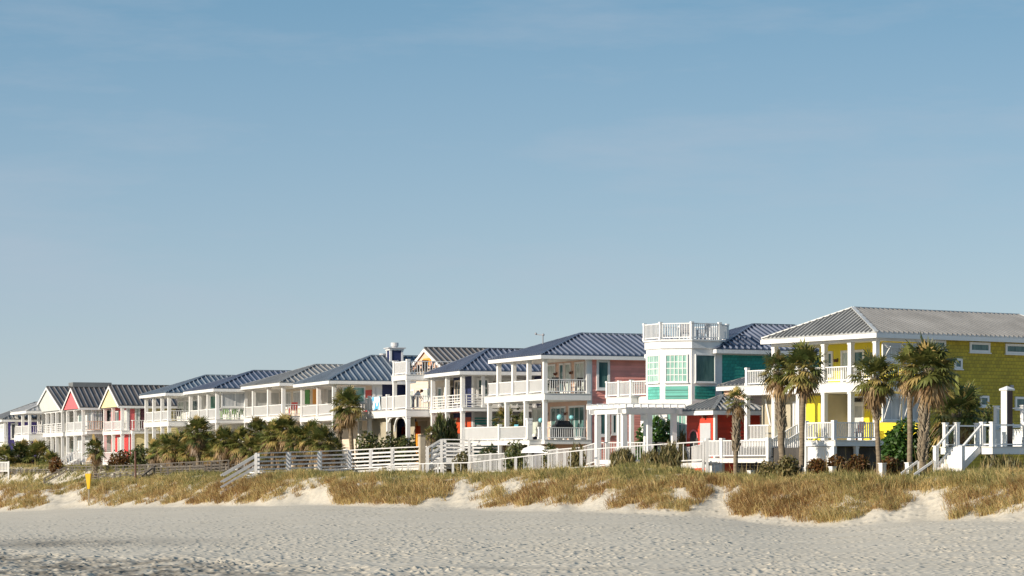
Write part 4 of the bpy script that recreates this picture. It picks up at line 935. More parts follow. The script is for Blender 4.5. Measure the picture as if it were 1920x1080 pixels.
# ---- glass railed deck at the right edge
h = House('sun_deck', 'raised white deck with glass railings and broad front steps', 1861, 126, 34, 'deck', None)
zd = h.z(837); P0 = PX(0); yL = h.a(P0, 1767)
h.floor('deck_floor', 0, 7, 0, yL, zd, h.z(857) + .14, 'white', 'offwhite')
for x, y in ((.2, .15), (4, .15), (.2, yL - .2), (6.5, .15)):
    mb = MB(); mb.box(x - .1, x + .1, y - .1, y + .1, ZG - .5, h.z(857) + .13); mb.build('pile', 'tan', h.e)
def grail(p, q, z0, z1, hh=1.02, posts=True):
    a, b_ = Vector(p), Vector(q); mb = MB(); mb.beam((a.x, a.y, z0 + hh), (b_.x, b_.y, z1 + hh), .11, .07); o = mb.build('railing', 'white', h.e); mb = MB(); mb.beam((a.x, a.y, z0 + .1), (b_.x, b_.y, z1 + .1), .06, .06); mb.build('bottom_rail', 'white', o); gm = MB(); gm.beam((a.x, a.y, z0 + .1 + hh / 2), (b_.x, b_.y, z1 + .1 + hh / 2), .012, hh - .24); gm.build('glass_panel', 'deckglass', o)
def gpost(x, y, z, hh=1.12): mb = MB(); mb.box(x - .1, x + .1, y - .1, y + .1, z, z + hh); mb.box(x - .13, x + .13, y - .13, y + .13, z + hh, z + hh + .05); mb.build('rail_post', 'white', h.e)
ya, yb = h.a(P0, 1840), h.a(P0, 1797)
ys_ = [.1, .95, 2.0]
s0, s1 = h.a(P0, 1840), h.a(P0, 1791)
gpost(.1, .1, zd); gpost(.1, s0, zd); gpost(.1, s1, zd); gpost(.1, yL - .1, zd); grail((.1, s1 + .1), (.1, yL - .2), zd, zd)
grail((.1, .2), (.1, s0 - .1), zd, zd)
for xx in (2.2, 4.4, 6.6): gpost(xx, .1, zd); gpost(xx, yL - .1, zd)
for a, b_ in ((.2, 2.1), (2.3, 4.3), (4.5, 6.5)): grail((a, .1), (b_, .1), zd, zd); grail((a, yL - .1), (b_, yL - .1), zd, zd)
zg = h.z(877) - .15; n = 6; run = 1.25
mb = MB()
for k in range(n): mb.box(-run + k * run / n, -run + (k + 1.1) * run / n, s0 + .05, s1 - .05, zg + (zd - zg) * (k + .8) / n - .05, zg + (zd - zg) * (k + .8) / n); mb.box(-run + k * run / n, -run + k * run / n + .03, s0 + .05, s1 - .05, zg + (zd - zg) * (k - .2) / n, zg + (zd - zg) * (k + .8) / n - .051)
mb.build('steps', 'white', h.e)
for y in (s0, s1): mb = MB(); mb.beam((-run, y, zg + .15), (-.07, y, zd - .12), .08, .26); mb.build('stringer', 'white', h.e)
for y in (s0, s1): gpost(-run, y, zg - .3, 1.45); grail((-run, y), (.0, y), zg + .08, zd)
# raised rear part with its own rail
h.floor('upper_deck', 3.2, 9, 1.2, yL, zd + .85, zd + .02, 'white', 'offwhite')
gpost(3.3, yL - .3, zd + .85); gpost(3.3, 1.3, zd + .85); grail((3.3, 1.4), (3.3, yL - .4), zd + .85, zd + .85); gpost(6, 1.3, zd + .85); grail((3.4, 1.3), (5.9, 1.3), zd + .85, zd + .85)
SUN = h
h = House('pillar', 'tall square white pillar with dark brown side panel and pointed cap on the glass railed deck', 1888, 127.5, 36, 'pillar', None)
w = .2; zt = h.z(733); mb = MB(); mb.box(-w + .05, w, -w + .02, w - .05, zd, zt); mb.build('panel', 'darkbrown', h.e)
mb = MB(); mb.box(-w, -w + .049, -w + .03, w, zd + .001, zt + .02); mb.build('trim', 'white', h.e)
mb = MB(); mb.box(-w - .06, w + .06, -w - .06, w + .06, zt + .021, zt + .1); b4 = [(-w - .06, -w - .06, zt + .1), (w + .06, -w - .06, zt + .1), (w + .06, w + .06, zt + .1), (-w - .06, w + .06, zt + .1), (0, 0, zt + .24)]; mb.add(b4, [(0, 1, 4), (1, 2, 4), (2, 3, 4), (3, 0, 4)]); mb.build('cap', 'white', h.e)

# ---- pergola
h = House('pergola', 'white pergola with open slatted top beside the pink house', 1170, 157, 24, 'pergola', None)
W = h.a(PX(0), 1121); D_ = h.a(PY(0), 1263); zt, zb = h.z(763), h.z(775)
for x in (0, D_ * .5, D_):
    for y in (0, W):
        if x == D_ * .5 and y == W: continue
        mb = MB(); mb.box(x - .15, x + .15, y - .15, y + .15, ZG - .2, zb); mb.box(x - .19, x + .19, y - .19, y + .19, ZG - .2, ZG + .5); mb.build('post', 'white', h.e)
mb = MB()
for x in (-.13, D_ + .13): mb.box(x - .05, x + .05, -.6, W + .6, zb - .02, zb + .3)
for y in (-.13, W + .13): mb.box(-.5, D_ + .5, y - .05, y + .05, zb + .003, zb + .297)
mb.build('beam', 'white', h.e)
n = 9; mb = MB()
for k in range(n): x = -.3 + k * (D_ + .6) / (n - 1); mb.box(x - .04, x + .04, -.9, W + .9, zb + .3, zb + .52)
for k in range(6): y = -.1 + k * (W + .2) / 5; mb.box(-.7, D_ + .7, y - .03, y + .03, zb + .521, zb + .59)
mb.build('rafters', 'white', h.e)
mb = MB(); mb.box(-.1, .1, .16, W - .16, ZG + .55, ZG + .8); mb.box(.2, D_ - .2, -.1, .1, ZG + .55, ZG + .8); mb.build('low_rail', 'white', h.e)

# ---- sign, posts, bin
sx, sy = wx(166.5, 213), 213.0; g = gz(sx, sy); zt = wz(888, sy); zb = wz(917, sy)
e = empty('beach_sign', (sx, sy, g), D2(22), 'yellow tapered beach marker sign on a wooden post at the dune foot', 'sign')
mb = MB(); mb.hexa([(-.06, -.16, zb - g), (.06, -.16, zb - g), (.06, .1, zb - g), (-.06, .1, zb - g), (-.06, -.30, zt - g), (.06, -.30, zt - g), (.06, .30, zt - g), (-.06, .30, zt - g)])
v0 = mb; mb = MB(); k = .28
for (z, wa) in ((zb - g, .12), (zt - g, .31)): mb.v += [(-wa, -.02, z), (wa * .25, -wa * .9, z), (wa * .9, wa * .5, z), (-wa * .4, wa * .7, z)]
mb.f = [(3, 2, 1, 0), (4, 5, 6, 7), (0, 1, 5, 4), (1, 2, 6, 5), (2, 3, 7, 6), (3, 0, 4, 7)]
mb.build('sign_panel', 'yellowsign', e); mb = MB(); mb.box(-.05, .05, -.05, .05, -.5, zb - g - .002); mb.build('post', 'tan', e)
px, Y = 254, 218.5; X = wx(px, Y); g = gz(X, Y); e = empty('marker_post', (X, Y, g), .3, 'slim brown wooden marker post standing on the dune', 'post')
mb = MB(); mb.tube([(0, 0, -.4), (.01, 0, .9), (-.02, 0, wz(846, Y) - g)], [.09, .085, .08], 8); mb.build('pole', 'brown', e)
px, Y = 791.5, 187.5; X = wx(px, Y); e = empty('shower_post', (X, Y, ZG), .34, 'square tan wooden box post by the orange porch', 'post')
mb = MB(); mb.box(-.19, .19, -.19, .19, -.2, wz(818, Y) - ZG); mb.build('box', 'tan', e); mb = MB(); mb.box(-.22, .22, -.22, .22, wz(818, Y) - ZG + .001, wz(816, Y) - ZG); mb.build('lid', 'greywood', e)
# ---- towel over the rail of the orange house
h = ORG; y0, y1 = h.a(PX(0), 701), h.a(PX(0), 716); zt = h.z(767) + 1.07
e = empty('towel', (*h.w(-.08, y0), zt), h.th, 'blue and white beach towel hanging over the lower deck railing', 'towel')
mb = MB(); W_ = y0 - y1; n = 10
def tw(i, j): return (-.06 - .03 * math.sin(i * 1.9 + j * .6), -W_ * i / n, -j * .12 - .05 * math.sin(i * .8) * (j > 0))
rows = [[(.22, -W_ * i / n, -.35) for i in range(n + 1)], [(.16, -W_ * i / n, .005) for i in range(n + 1)], [(-.01, -W_ * i / n, .012) for i in range(n + 1)]] + [[tw(i, j) for i in range(n + 1)] for j in range(0, 9)]
vs = [p for r_ in rows for p in r_]; fs = [(r_ * (n + 1) + i, r_ * (n + 1) + i + 1, (r_ + 1) * (n + 1) + i + 1, (r_ + 1) * (n + 1) + i) for r_ in range(len(rows) - 1) for i in range(n)]
mb.add(vs, fs); mb.build('cloth', 'towel', e, True)
# ---------------------------------------------------------------- palms and shrubs
def rot_leaf(mb, c, az, el, pl, bl, droop, rng, nb=14, span=125, bw=.105):
    d = Vector((math.cos(el) * math.cos(az), math.cos(el) * math.sin(az), math.sin(el))); s_ = Vector((-math.sin(az), math.cos(az), 0)); up = s_.cross(d) * -1
    if up.z < 0: up = -up
    tip = Vector(c) + d * pl + Vector((0, 0, -droop * pl * .25)); roll = rng.uniform(-.5, .5)
    s2 = s_ * math.cos(roll) + up * math.sin(roll); d2 = (d - Vector((0, 0, droop * .45))).normalized()
    vs = [tip - d2 * .05]; fs = []
    # petiole
    o = len(vs); w = .02; vs += [Vector(c) + s_ * w, Vector(c) - s_ * w]; fs.append((0, o, o + 1))
    for k in range(nb):
        a = math.radians(-span + 2 * span * k / (nb - 1)) + rng.uniform(-.06, .06)
        b_ = d2 * math.cos(a) + s2 * math.sin(a); L = bl * (1 - .22 * abs(a) / 2) * rng.uniform(.85, 1.1)
        q = b_.cross(up).normalized() * bw * .5 * bl / .7; nrm = q.cross(b_).normalized()
        m_ = tip + b_ * L * .5 + Vector((0, 0, -droop * .05)) + nrm * rng.uniform(-.02, .02)
        e_ = tip + b_ * L * .92 + Vector((0, 0, -(droop + .35 * abs(math.sin(a))) * L * rng.uniform(.25, .6)))
        o = len(vs); vs += [m_ + q, m_ - q, e_]; fs += [(0, o, o + 1), (o, o + 2, o + 1)]
    mb.add(vs, fs)
def crown_mesh(seed, nl, Rr, lo=-30, hi=85, dense=1.0):
    rng = random.Random(seed); mb = MB()
    for i in range(nl):
        f = (i + .5) / nl; el = math.radians(hi + (lo - hi) * f ** .85 + rng.uniform(-10, 10)); az = i * 2.39996 + rng.uniform(-.3, .3)
        rot_leaf(mb, (0, 0, .1 * (1 - f)), az, el, Rr * rng.uniform(.34, .72), Rr * rng.uniform(.42, .62), .10 + .5 * f, rng)
    return mb
def dead_mesh(seed, nl, Rr):
    rng = random.Random(seed); mb = MB()
    for i in range(nl):
        el = math.radians(rng.uniform(-80, -5)); az = rng.uniform(0, 6.283)
        rot_leaf(mb, (0, 0, -.1), az, el, Rr * rng.uniform(.3, .5), Rr * rng.uniform(.45, .65), .9, rng, 9, 70)
    return mb
def trunk_mesh(seed, H, r, bend):
    rng = random.Random(seed); mb = MB(); n = 9
    pts = [(bend[0] * (k / n) ** 1.6 + rng.uniform(-.02, .02), bend[1] * (k / n) ** 1.6, H * k / n if k else -.5) for k in range(n + 1)]
    mb.tube(pts, [r * (1.25 if k == 0 else 1 + .12 * rng.uniform(-1, 1)) for k in range(n + 1)], 10); return mb, pts
def boots_mesh(seed, pts, r, f0):
    rng = random.Random(seed); mb = MB(); n = len(pts) - 1; rows = int((1 - f0) * pts[-1][2] / .085)
    for i in range(rows):
        f = f0 + (1 - f0) * i / rows; x = f * n; k = min(int(x), n - 1); p = Vector(pts[k]).lerp(Vector(pts[k + 1]), x - k)
        for j in range(3):
            a = i * 1.1 + j * 2.094 + rng.uniform(-.2, .2); d = Vector((math.cos(a), math.sin(a), 0)); s_ = Vector((-math.sin(a), math.cos(a), 0)); L = rng.uniform(.2, .34)
            b_ = p + d * r * .8; t = b_ + d * rng.uniform(.09, .17) + Vector((0, 0, L)); w = .07
            mb.add([b_ - s_ * w, b_ + s_ * w, t + s_ * w * .45, t - s_ * w * .45, b_ - s_ * w + d * .05 - Vector((0, 0, .03)), b_ + s_ * w + d * .05 - Vector((0, 0, .03)), t + s_ * .03 + d * .03, t - s_ * .03 + d * .03], [(0, 1, 2, 3), (5, 4, 7, 6), (1, 5, 6, 2), (4, 0, 3, 7), (3, 2, 6, 7)])
    return mb
def palm(px, pyc, rpx, Y, label, seed, group='palms along the dune', pxb=None, boots=.55, nl=48, nd=12, r=.15, lo=-30):
    X = wx(pxb if pxb is not None else px, Y); g = gz(X, Y); H = wz(pyc, Y) - g; e = empty('palm_tree', (X, Y, g), seed * .7 % 6.28, label, 'palm', group)
    bx = wx(px, Y) - X; a = -e.rotation_euler[2]; bend = (bx * math.cos(a), bx * math.sin(a)); Rr = rpx / F * Y
    tm, pts = trunk_mesh(seed, H, r, bend); tm.build('trunk', 'palmtrunk', e, True)
    if boots < 1: boots_mesh(seed, pts, r, boots).build('leaf_bases', 'palmboot', e)
    c = crown_mesh(seed + 1, nl, Rr * 1.0, lo).build('crown', 'palmleaf', e); c.location = pts[-1]
    if nd: d = dead_mesh(seed + 2, nd, Rr * 1.05).build('dead_fronds', 'palmdead', e); d.location = pts[-1]
    return e
palm(1382, 752, 30, 141, 'small sparse palm with shaggy trunk in front of the red cabana', 11, boots=.38, nl=25, nd=10, r=.13, pxb=1379)
palm(1458, 698, 42, 138.5, 'leaning palm with broken frond stubs in front of the white landing', 22, pxb=1467, boots=.45, nl=43, r=.17)
palm(1507, 696, 52, 137, 'full headed palm with smooth bare trunk leaning against its shaggy twin', 33, pxb=1503, boots=.93, nl=56, nd=10, r=.14)
palm(1640, 709, 52, 131, 'slender palm at the right corner of the yellow house porch', 44, pxb=1648, boots=.6, nl=53, nd=15, r=.12)
palm(1706, 692, 46, 129.5, 'tall smooth trunked palm left of the thick shaggy one', 55, pxb=1706, boots=.85, nl=43, nd=12, r=.13)
palm(1742, 693, 64, 127.5, 'thick shaggy trunked palm with the largest crown before the yellow wall', 66, pxb=1729, boots=.15, nl=63, nd=18, r=.18)
palm(1795, 778, 68, 135, 'dark spreading low palm in front of the yellow side wall', 77, boots=.3, nl=58, nd=10, r=.2, lo=-50)
palm(652, 762, 38, 204, 'tall palm rising in front of the slate roofed house', 88, pxb=662, boots=.7, nl=53, nd=16, r=.18)
palm(948, 788, 28, 186, 'palm growing behind the lower deck of the pink house', 99, nl=38, nd=6, boots=.6)
palm(179, 843, 26, 232, 'short bushy palm standing alone behind the dark boardwalk', 101, nl=43, nd=13, boots=.2)
palm(806, 815, 17, 189.5, 'small palm beside the tan shower post', 103, nl=28, nd=3, boots=.5)
palm(636, 790, 20, 205, 'short thin palm tucked under the tall palm by the slate roofed house', 104, nl=20, nd=12, boots=.6, r=.12)
# thicket on the left: three kinds, copied
protos = {}
def thicket_palm(px, pyc, rpx, Y, label, group, v):
    X = wx(px, Y); g = gz(X, Y); Hc = wz(pyc, Y) - g; Rr = rpx / F * Y
    if v not in protos:
        e = empty('palm_tree', (0, 0, 0)); tm, pts = trunk_mesh(300 + v, 2.0, .16, (.1, 0)); tm.build('trunk', 'palmtrunk', e, True)
        boots_mesh(300 + v, pts, .16, .2).build('leaf_bases', 'palmboot', e)
        c = crown_mesh(310 + v * 7, 62, 1.22, -35).build('crown', 'palmleaf', e); c.location = pts[-1]
        d = dead_mesh(320 + v * 7, 44, 1.25).build('dead_fronds', 'palmdead', e); d.location = pts[-1]
        protos[v] = e
    else: e = copy_tree(protos[v])
    s_ = Rr / 1.05; e.scale = (s_, s_, s_); e.location = (X, Y, wz(pyc, Y) - 2.0 * s_); e.rotation_euler = (0, 0, R.uniform(0, 6.28)); tag(e, label, 'palm', group)
th = [(292, 840, 20), (308, 832, 22), (324, 836, 24), (338, 828, 24), (355, 842, 23), (372, 806, 28), (388, 836, 26), (402, 846, 22), (418, 822, 26), (434, 838, 24), (450, 826, 26), (468, 838, 22), (484, 806, 26), (497, 832, 26), (512, 812, 26), (528, 838, 24), (538, 800, 26), (553, 822, 26), (570, 836, 24), (584, 814, 28), (602, 824, 30), (622, 838, 22)]
ORD = 'first second third fourth fifth sixth seventh eighth ninth tenth eleventh twelfth thirteenth fourteenth fifteenth sixteenth seventeenth eighteenth nineteenth twentieth twenty-first last'.split()
for k, (px, py, r_) in enumerate(th):
    tx = (px - 960) / F; Yb = (85.6 - (4.2 + (k % 3) * .9)) / (.883 * tx + .47)
    lab = f'{ORD[k]} bushy palm from the left end of the palm thicket' if k < 21 else 'last bushy palm at the right end of the palm thicket'
    thicket_palm(px, py + 6, r_ * 1.05, Yb, lab, 'palms crowded in the thicket', k % 4)
for k, (px, py, r_, lab) in enumerate(((38, 858, 30, 'broad dark palmetto under the white hip roofed house'), (70, 857, 29, 'brown fringed palmetto in front of the long slatted balcony'), (6, 864, 26, 'palmetto cut off by the left edge'), (93, 866, 20, 'small palmetto right of the brown fringed one'))):
    thicket_palm(px, py, r_, 262 - k, lab, 'palmettos at the left edge', k % 4)

def bush(px, pyc, rx, ry, Y, mat, label, n=1500, leaf=.13, name='shrub', group=None, ryd=None, seed=0, upright=False):
    rng = np.random.RandomState(int(px) + seed); X = wx(px, Y); a, c = rx / F * Y, ry / F * Y; b_ = ryd or a * .8; zc = wz(pyc, Y)
    g = gz(X, Y); top = zc + c; zc = (top + g - .15) / 2; c = max(.3, (top - g + .15) / 2); e = empty(name, (X, Y, g), 0, label, 'shrub', group)
    d = rng.normal(0, 1, (n, 3)); d /= np.linalg.norm(d, axis=1)[:, None]; rr = rng.rand(n) ** .45
    lump = 1 + .28 * fbm(d[:, 0] * 2.2 + px, d[:, 2] * 2.2 + d[:, 1] * 1.7, 5, 3); p = d * (rr * lump)[:, None] * np.array([a, b_, c]); p[:, 2] += zc - g
    mb = MB()
    for k in range(n):
        P_ = Vector(p[k])
        if P_.z < -.1: continue
        u = Vector(rng.normal(0, 1, 3)).normalized(); v = u.cross(Vector(rng.normal(0, 1, 3))).normalized(); s_ = leaf * rng.uniform(.6, 1.3)
        if upright: u = (Vector((0, 0, 1)) + .5 * u).normalized(); v = u.cross(Vector(rng.normal(0, 1, 3))).normalized() * .28; s_ *= 2.1
        mb.v += [tuple(P_ - u * s_), tuple(P_ + v * s_ * .5), tuple(P_ + u * s_), tuple(P_ - v * s_ * .5)]; o = len(mb.v) - 4; mb.f.append((o, o + 1, o + 2, o + 3))
    mb.build('foliage', mat, e)
    mb = MB()
    for k in range(5):
        q = p[rng.randint(n)] * .8; mb.tube([(0, 0, -.3), (q[0] * .4, q[1] * .4, max(.2, q[2] * .5)), (q[0], q[1], max(.3, q[2]))], [.05, .035, .015], 5)
    mb.build('stem', 'palmtrunk', e)
    return e
bush(1692, 832, 40, 44, 137, 'hedgeleaf', 'bright green leafy shrub behind the slender right hand palms', 3600, .14)
bush(1752, 846, 28, 36, 135, 'shrubleaf', 'dark shrub between the shaggy palm and the deck steps', 2000, .15)
for k, (px, py, rx, ry, Y, lab) in enumerate(((1566, 866, 26, 13, 137, 'rusty brown shrub below the white skirt of the yellow house'), (1608, 864, 26, 14, 136, 'rusty brown shrub under the yellow house porch rail'), (1668, 868, 30, 12, 132, 'rusty brown shrub right of the slender corner palm'), (1530, 868, 20, 10, 136, 'small rusty brown shrub beside the smooth trunked palm'))):
    bush(px, py, rx, ry, Y, 'rustleaf', lab, 1300, .09, group='rusty shrubs before the yellow house')
bush(1478, 867, 24, 14, 136, 'scrubleaf', 'dark scrub at the foot of the leaning palm', 900, .12); bush(1440, 872, 18, 10, 137, 'scrubleaf', 'low olive scrub beneath the white landing', 600, .1)
bush(1210, 812, 20, 20, 165, 'hedgeleaf', 'leafy green shrub under the pergola', 1100, .16); bush(1250, 810, 20, 24, 163, 'hedgeleaf', 'tall leafy plant with pale stems below the white tower', 1300, .15); bush(1280, 822, 8, 16, 160, 'scrubleaf', 'straggly grassy shrub between tower and red cabana', 500, .14, upright=True)
bush(1232, 800, 14, 30, 164, 'hedgeleaf', 'slim young tree with broad leaves by the pergola post', 600, .17)
bush(1168, 860, 24, 18, 153, 'scrubleaf', 'upright brownish scrub on the dune crest before the ramp', 2300, .10, upright=True); bush(1262, 852, 30, 22, 150, 'scrubleaf', 'larger brown scrub patch left of the cabana fence', 1500, .14, upright=True); bush(1222, 860, 22, 14, 151, 'scrubleaf', 'low brown scrub between two taller scrub patches', 800, .12, upright=True)
bush(968, 840, 26, 14, 172, 'shrubleaf', 'dark juniper shrub in front of the pink house deck', 1200, .13); bush(915, 846, 22, 12, 178, 'shrubleaf', 'dark juniper shrub beside the short plank walkway', 900, .13); bush(1030, 838, 16, 11, 170, 'shrubleaf', 'small dark juniper right of the overturned boat', 600, .12); bush(1082, 846, 16, 16, 164, 'scrubleaf', 'brownish scrub behind the sloping ramp', 600, .12, upright=True); bush(868, 856, 20, 10, 182, 'scrubleaf', 'low scrub at the end of the long boardwalk', 600, .12)
for k, (px, py, rx, ry, lab) in enumerate(((690, 822, 26, 16, 'dark spiky shrub at the foot of the tall palm'), (730, 826, 24, 12, 'olive shrub under the orange house deck'), (762, 826, 22, 13, 'rounded dark shrub before the yellow door'))):
    bush(px, py, rx, ry, 200 - k * 2, 'shrubleaf', lab, 1100, .16)
bush(826, 800, 14, 26, 190.5, 'shrubleaf', 'tall feathery shrub between the porch posts of the navy roofed house', 900, .2, upright=True); bush(846, 806, 16, 24, 191, 'shrubleaf', 'dark tall shrub below the red header board', 900, .2, upright=True)
bush(978, 796, 18, 26, 184, 'shrubleaf', 'dark shrub beside the palm behind the pink house deck', 900, .17)
bush(226, 856, 24, 12, 238, 'rustleaf', 'rusty shrub below the pale yellow gabled house', 800, .15); bush(262, 850, 18, 18, 236, 'shrubleaf', 'dark shrub left of the palm thicket', 800, .16); bush(105, 868, 16, 12, 244, 'rustleaf', 'rusty shrub at the foot of the coral pink house', 600, .14)
bush(1851, 775, 11, 24, 139, 'shrubleaf', 'narrow dark conifer against the yellow shingles', 900, .12)
bush(1880, 868, 44, 14, 126, 'scrubleaf', 'dry scrub under the glass railed deck', 900, .11, upright=True)

# ---------------------------------------------------------------- furniture and small things
def chair(h, x, y, z, rz, mat, label, cat='chair', group=None, sc_=1.0):
    wxy = h.w(x, y); e = empty('porch_chair', (*wxy, z), h.th + rz, label, cat, group); e.scale = (sc_,) * 3
    mb = MB(); mb.box(-.26, .26, -.27, .27, .40, .45); mb.build('seat', mat, e)
    mb = MB()
    for k in range(5): y0 = -.26 + k * .105; mb.hexa([(-.27, y0, .46), (-.23, y0, .46), (-.23, y0 + .09, .46), (-.27, y0 + .09, .46), (-.42, y0, 1.05), (-.39, y0, 1.05), (-.39, y0 + .09, 1.05), (-.42, y0 + .09, 1.05)])
    mb.beam((-.33, -.27, .62), (-.33, .27, .62), .03, .05); mb.build('backrest', mat, e)
    for sx in (-.23, .23):
        for sy in (-.24, .24):
            mb = MB(); mb.box(sx - .03, sx + .03, sy - .03, sy + .03, 0, .399 if sx < 0 else .62); mb.build('leg', mat, e)
    for sy in (-.27, .27): mb = MB(); mb.box(-.34, .28, sy - .05, sy + .05, .621, .65); mb.build('armrest', mat, e)
    return e
def table(h, x, y, z, mat, label, r=.5):
    e = empty('porch_table', (*h.w(x, y), z), h.th, label, 'table'); mb = MB(); mb.tube([(0, 0, .70), (0, 0, .74)], r, 16); mb.build('tabletop', mat, e)
    for k in range(4): mb = MB(); a = k * math.pi / 2 + .7; mb.beam((r * .7 * math.cos(a), r * .7 * math.sin(a), 0), (r * .5 * math.cos(a), r * .5 * math.sin(a), .70), .045, .045); mb.build('leg', mat, e)
    return e
h = PINK; zu, zl = h.z(737) + .02, h.z(824) + .02
chair(h, .8, .75, zu, 1.6, 'black', 'black chair nearest the corner post on the upper pink porch', group='dark chairs on the pink house balcony'); chair(h, 2.5, .8, zu, 1.9, 'black', 'black chair closest to the pink siding on the upper porch', group='dark chairs on the pink house balcony')
table(h, 1.6, 1.3, zu, 'black', 'round dark table on the upper pink porch', .55); chair(h, 1.6, 2.4, zu, -1.5, 'black', 'black chair behind the round table on the upper pink porch', group='dark chairs on the pink house balcony')
e = empty('grill', (*h.w(1.5, .7), zl), h.th + 1.57, 'covered black barbecue grill behind the lower pink porch rail', 'grill'); mb = MB()
mb.hexa([(-.35, -.7, .05), (.35, -.7, .05), (.35, .7, .05), (-.35, .7, .05), (-.3, -.62, 1.0), (.3, -.62, 1.0), (.3, .62, 1.0), (-.3, .62, 1.0)]); mb.build('cover', 'black', e)
mb = MB(); mb.hexa([(-.3, -.5, 1.001), (.3, -.5, 1.001), (.3, .5, 1.001), (-.3, .5, 1.001), (-.16, -.42, 1.25), (.16, -.42, 1.25), (.16, .42, 1.25), (-.16, .42, 1.25)]); mb.build('hood', 'black', e)
for y in (-.6, .6):
    for x in (-.28, .28): mb = MB(); mb.box(x - .03, x + .03, y - .03, y + .03, 0, .049); mb.build('leg', 'black', e)
for k, (x, y, r_, dz, lab) in enumerate(((1.65, 1.6, .20, 1.5, 'larger pale turquoise glass globe above the covered grill'), (2.45, 1.4, .17, 1.5, 'pale turquoise globe right of the larger one'), (.6, 2.4, .17, 1.3, 'turquoise globe half hidden by the corner column'))):
    e = empty('glass_globe', (*h.w(x, y), zl), 0, lab, 'globe', 'turquoise globes on the pink porch'); mb = MB(); mb.ball((0, 0, dz), r_, 16, 10); mb.build('ball', 'globe', e, True); mb = MB(); mb.tube([(0, 0, 0), (0, 0, dz - r_ + .02)], .03, 6); mb.tube([(0, 0, 0), (0, 0, .05)], .2, 10); mb.build('stand', 'black', e)
chair(h, -.45, h.a(PX(-1), 945), zl, 3.3, 'bluechair', 'turquoise slatted chair on the lower pink deck')
h = H7; zu = h.z(786) + .02
for k, x in enumerate((.7, 1.45, 2.2)): chair(h, x, .55, zu, 1.57 if k != 1 else 1.75, 'lime' if k != 2 else 'green', ('lime green chair nearest the corner column of the navy roofed balcony', 'lime green chair in the middle of the green chairs', 'deep green chair farthest from the corner column')[k], group='green chairs on the far balcony')
h = H8; chair(h, .9, .6, h.z(779) + .02, 1.6, 'red', 'red chair on the balcony with the green shutter'); table(h, 2.1, .8, h.z(779) + .02, 'brown', 'brown table on the balcony with the green shutter', .45)
h = H6; chair(h, .9, .7, h.z(789) + .02, 1.4, 'black', 'dark armchair on the balcony of the slate roofed left house')
h = ORG; zt = h.z(702) + .02
table(h, 1.3, 1.0, zt, 'black', 'dark table on the rooftop deck', .5)
for k, (x, y, a, lab) in enumerate(((.8, 1.0, 0, 'dark chair left of the rooftop deck table'), (1.9, 1.0, 3.14, 'dark chair right of the rooftop deck table'), (1.35, .45, 1.57, 'dark chair in front of the rooftop deck table'))): chair(h, x, y, zt, a, 'black', lab, group='dark chairs on the rooftop deck')
h = TEAL; zt = h.z(643) + .13
chair(h, -.6, -.9, zt, 1.0, 'grey', 'grey chair on the tower deck near the front rail', group='chairs on the tower roof deck'); chair(h, .5, -1.2, zt, 2.0, 'grey', 'grey chair on the tower deck near the side rail', group='chairs on the tower roof deck'); table(h, 0, -.1, zt, 'grey', 'small round grey table on the tower roof deck', .4)
h = YEL; zl = h.z(825) + .02
b0 = h.a(PX(2.2), 1515), h.a(PX(2.2), 1537)
e = empty('cooler_cabinet', (*h.w(2.5, (b0[0] + b0[1]) / 2), zl), h.th, 'pale grey storage cabinet against the yellow lower porch wall', 'cabinet'); mb = MB(); mb.box(-.35, .35, -.75, .75, .08, 1.45); mb.build('body', 'offwhite', e)
for sy in (-1, 1): mb = MB(); mb.box(-.38, -.351, min(.02 * sy, .73 * sy), max(.02 * sy, .73 * sy), .12, 1.4); o = mb.build('door', 'offwhite', e); mb = MB(); mb.box(-.41, -.381, .08 * sy - .02, .08 * sy + .02, .6, .95); mb.build('handle', 'grey', o)
for x in (-.3, .3):
    for y in (-.68, .68): mb = MB(); mb.box(x - .04, x + .04, y - .04, y + .04, 0, .079); mb.build('leg', 'grey', e)
chair(h, 1.6, 3.55, zl, 3.1, 'brown', 'brown chair beside the pale storage cabinet on the yellow porch')
h = H4; chair(h, 4.2, -.8, h.z(808) + .02, 1.5, 'offwhite', 'white chair on the side balcony of the coral pink house')
h = H11 if 'H11' in globals() else None
# overturned boat on the sand behind the ramp
X, Y = wx(1004, 171), 171; zb = wz(849, 171)
e = empty('rowing_boat', (X, Y, zb), -.9, 'white overturned boat resting behind the dune crest below the pink house', 'boat'); mb = MB(); nu, nv = 16, 8; vs = []; fs = []
for i in range(nu + 1):
    f = i / nu; wd = .62 * math.sin(math.pi * min(1, f * .85 + .12)) ** .7; hgt = .55 * math.sin(math.pi * min(1, f * .9 + .05)) ** .5; sh = .15 * (2 * f - 1) ** 2
    for j in range(nv + 1): a = math.pi * j / nv; vs.append((-2.1 + 4.2 * f, wd * math.cos(a), hgt * math.sin(a) ** .8 - sh * .4))
for i in range(nu):
    for j in range(nv): o = i * (nv + 1) + j; fs.append((o, o + nv + 1, o + nv + 2, o + 1))
e.scale = (.75, .75, .8); mb.add(vs, fs); mb.build('hull', 'white', e, True); mb = MB(); mb.tube([(-2.0, 0, .2), (-.7, 0, .55), (.7, 0, .56), (1.9, 0, .36)], .045, 6); mb.build('keel', 'offwhite', e)

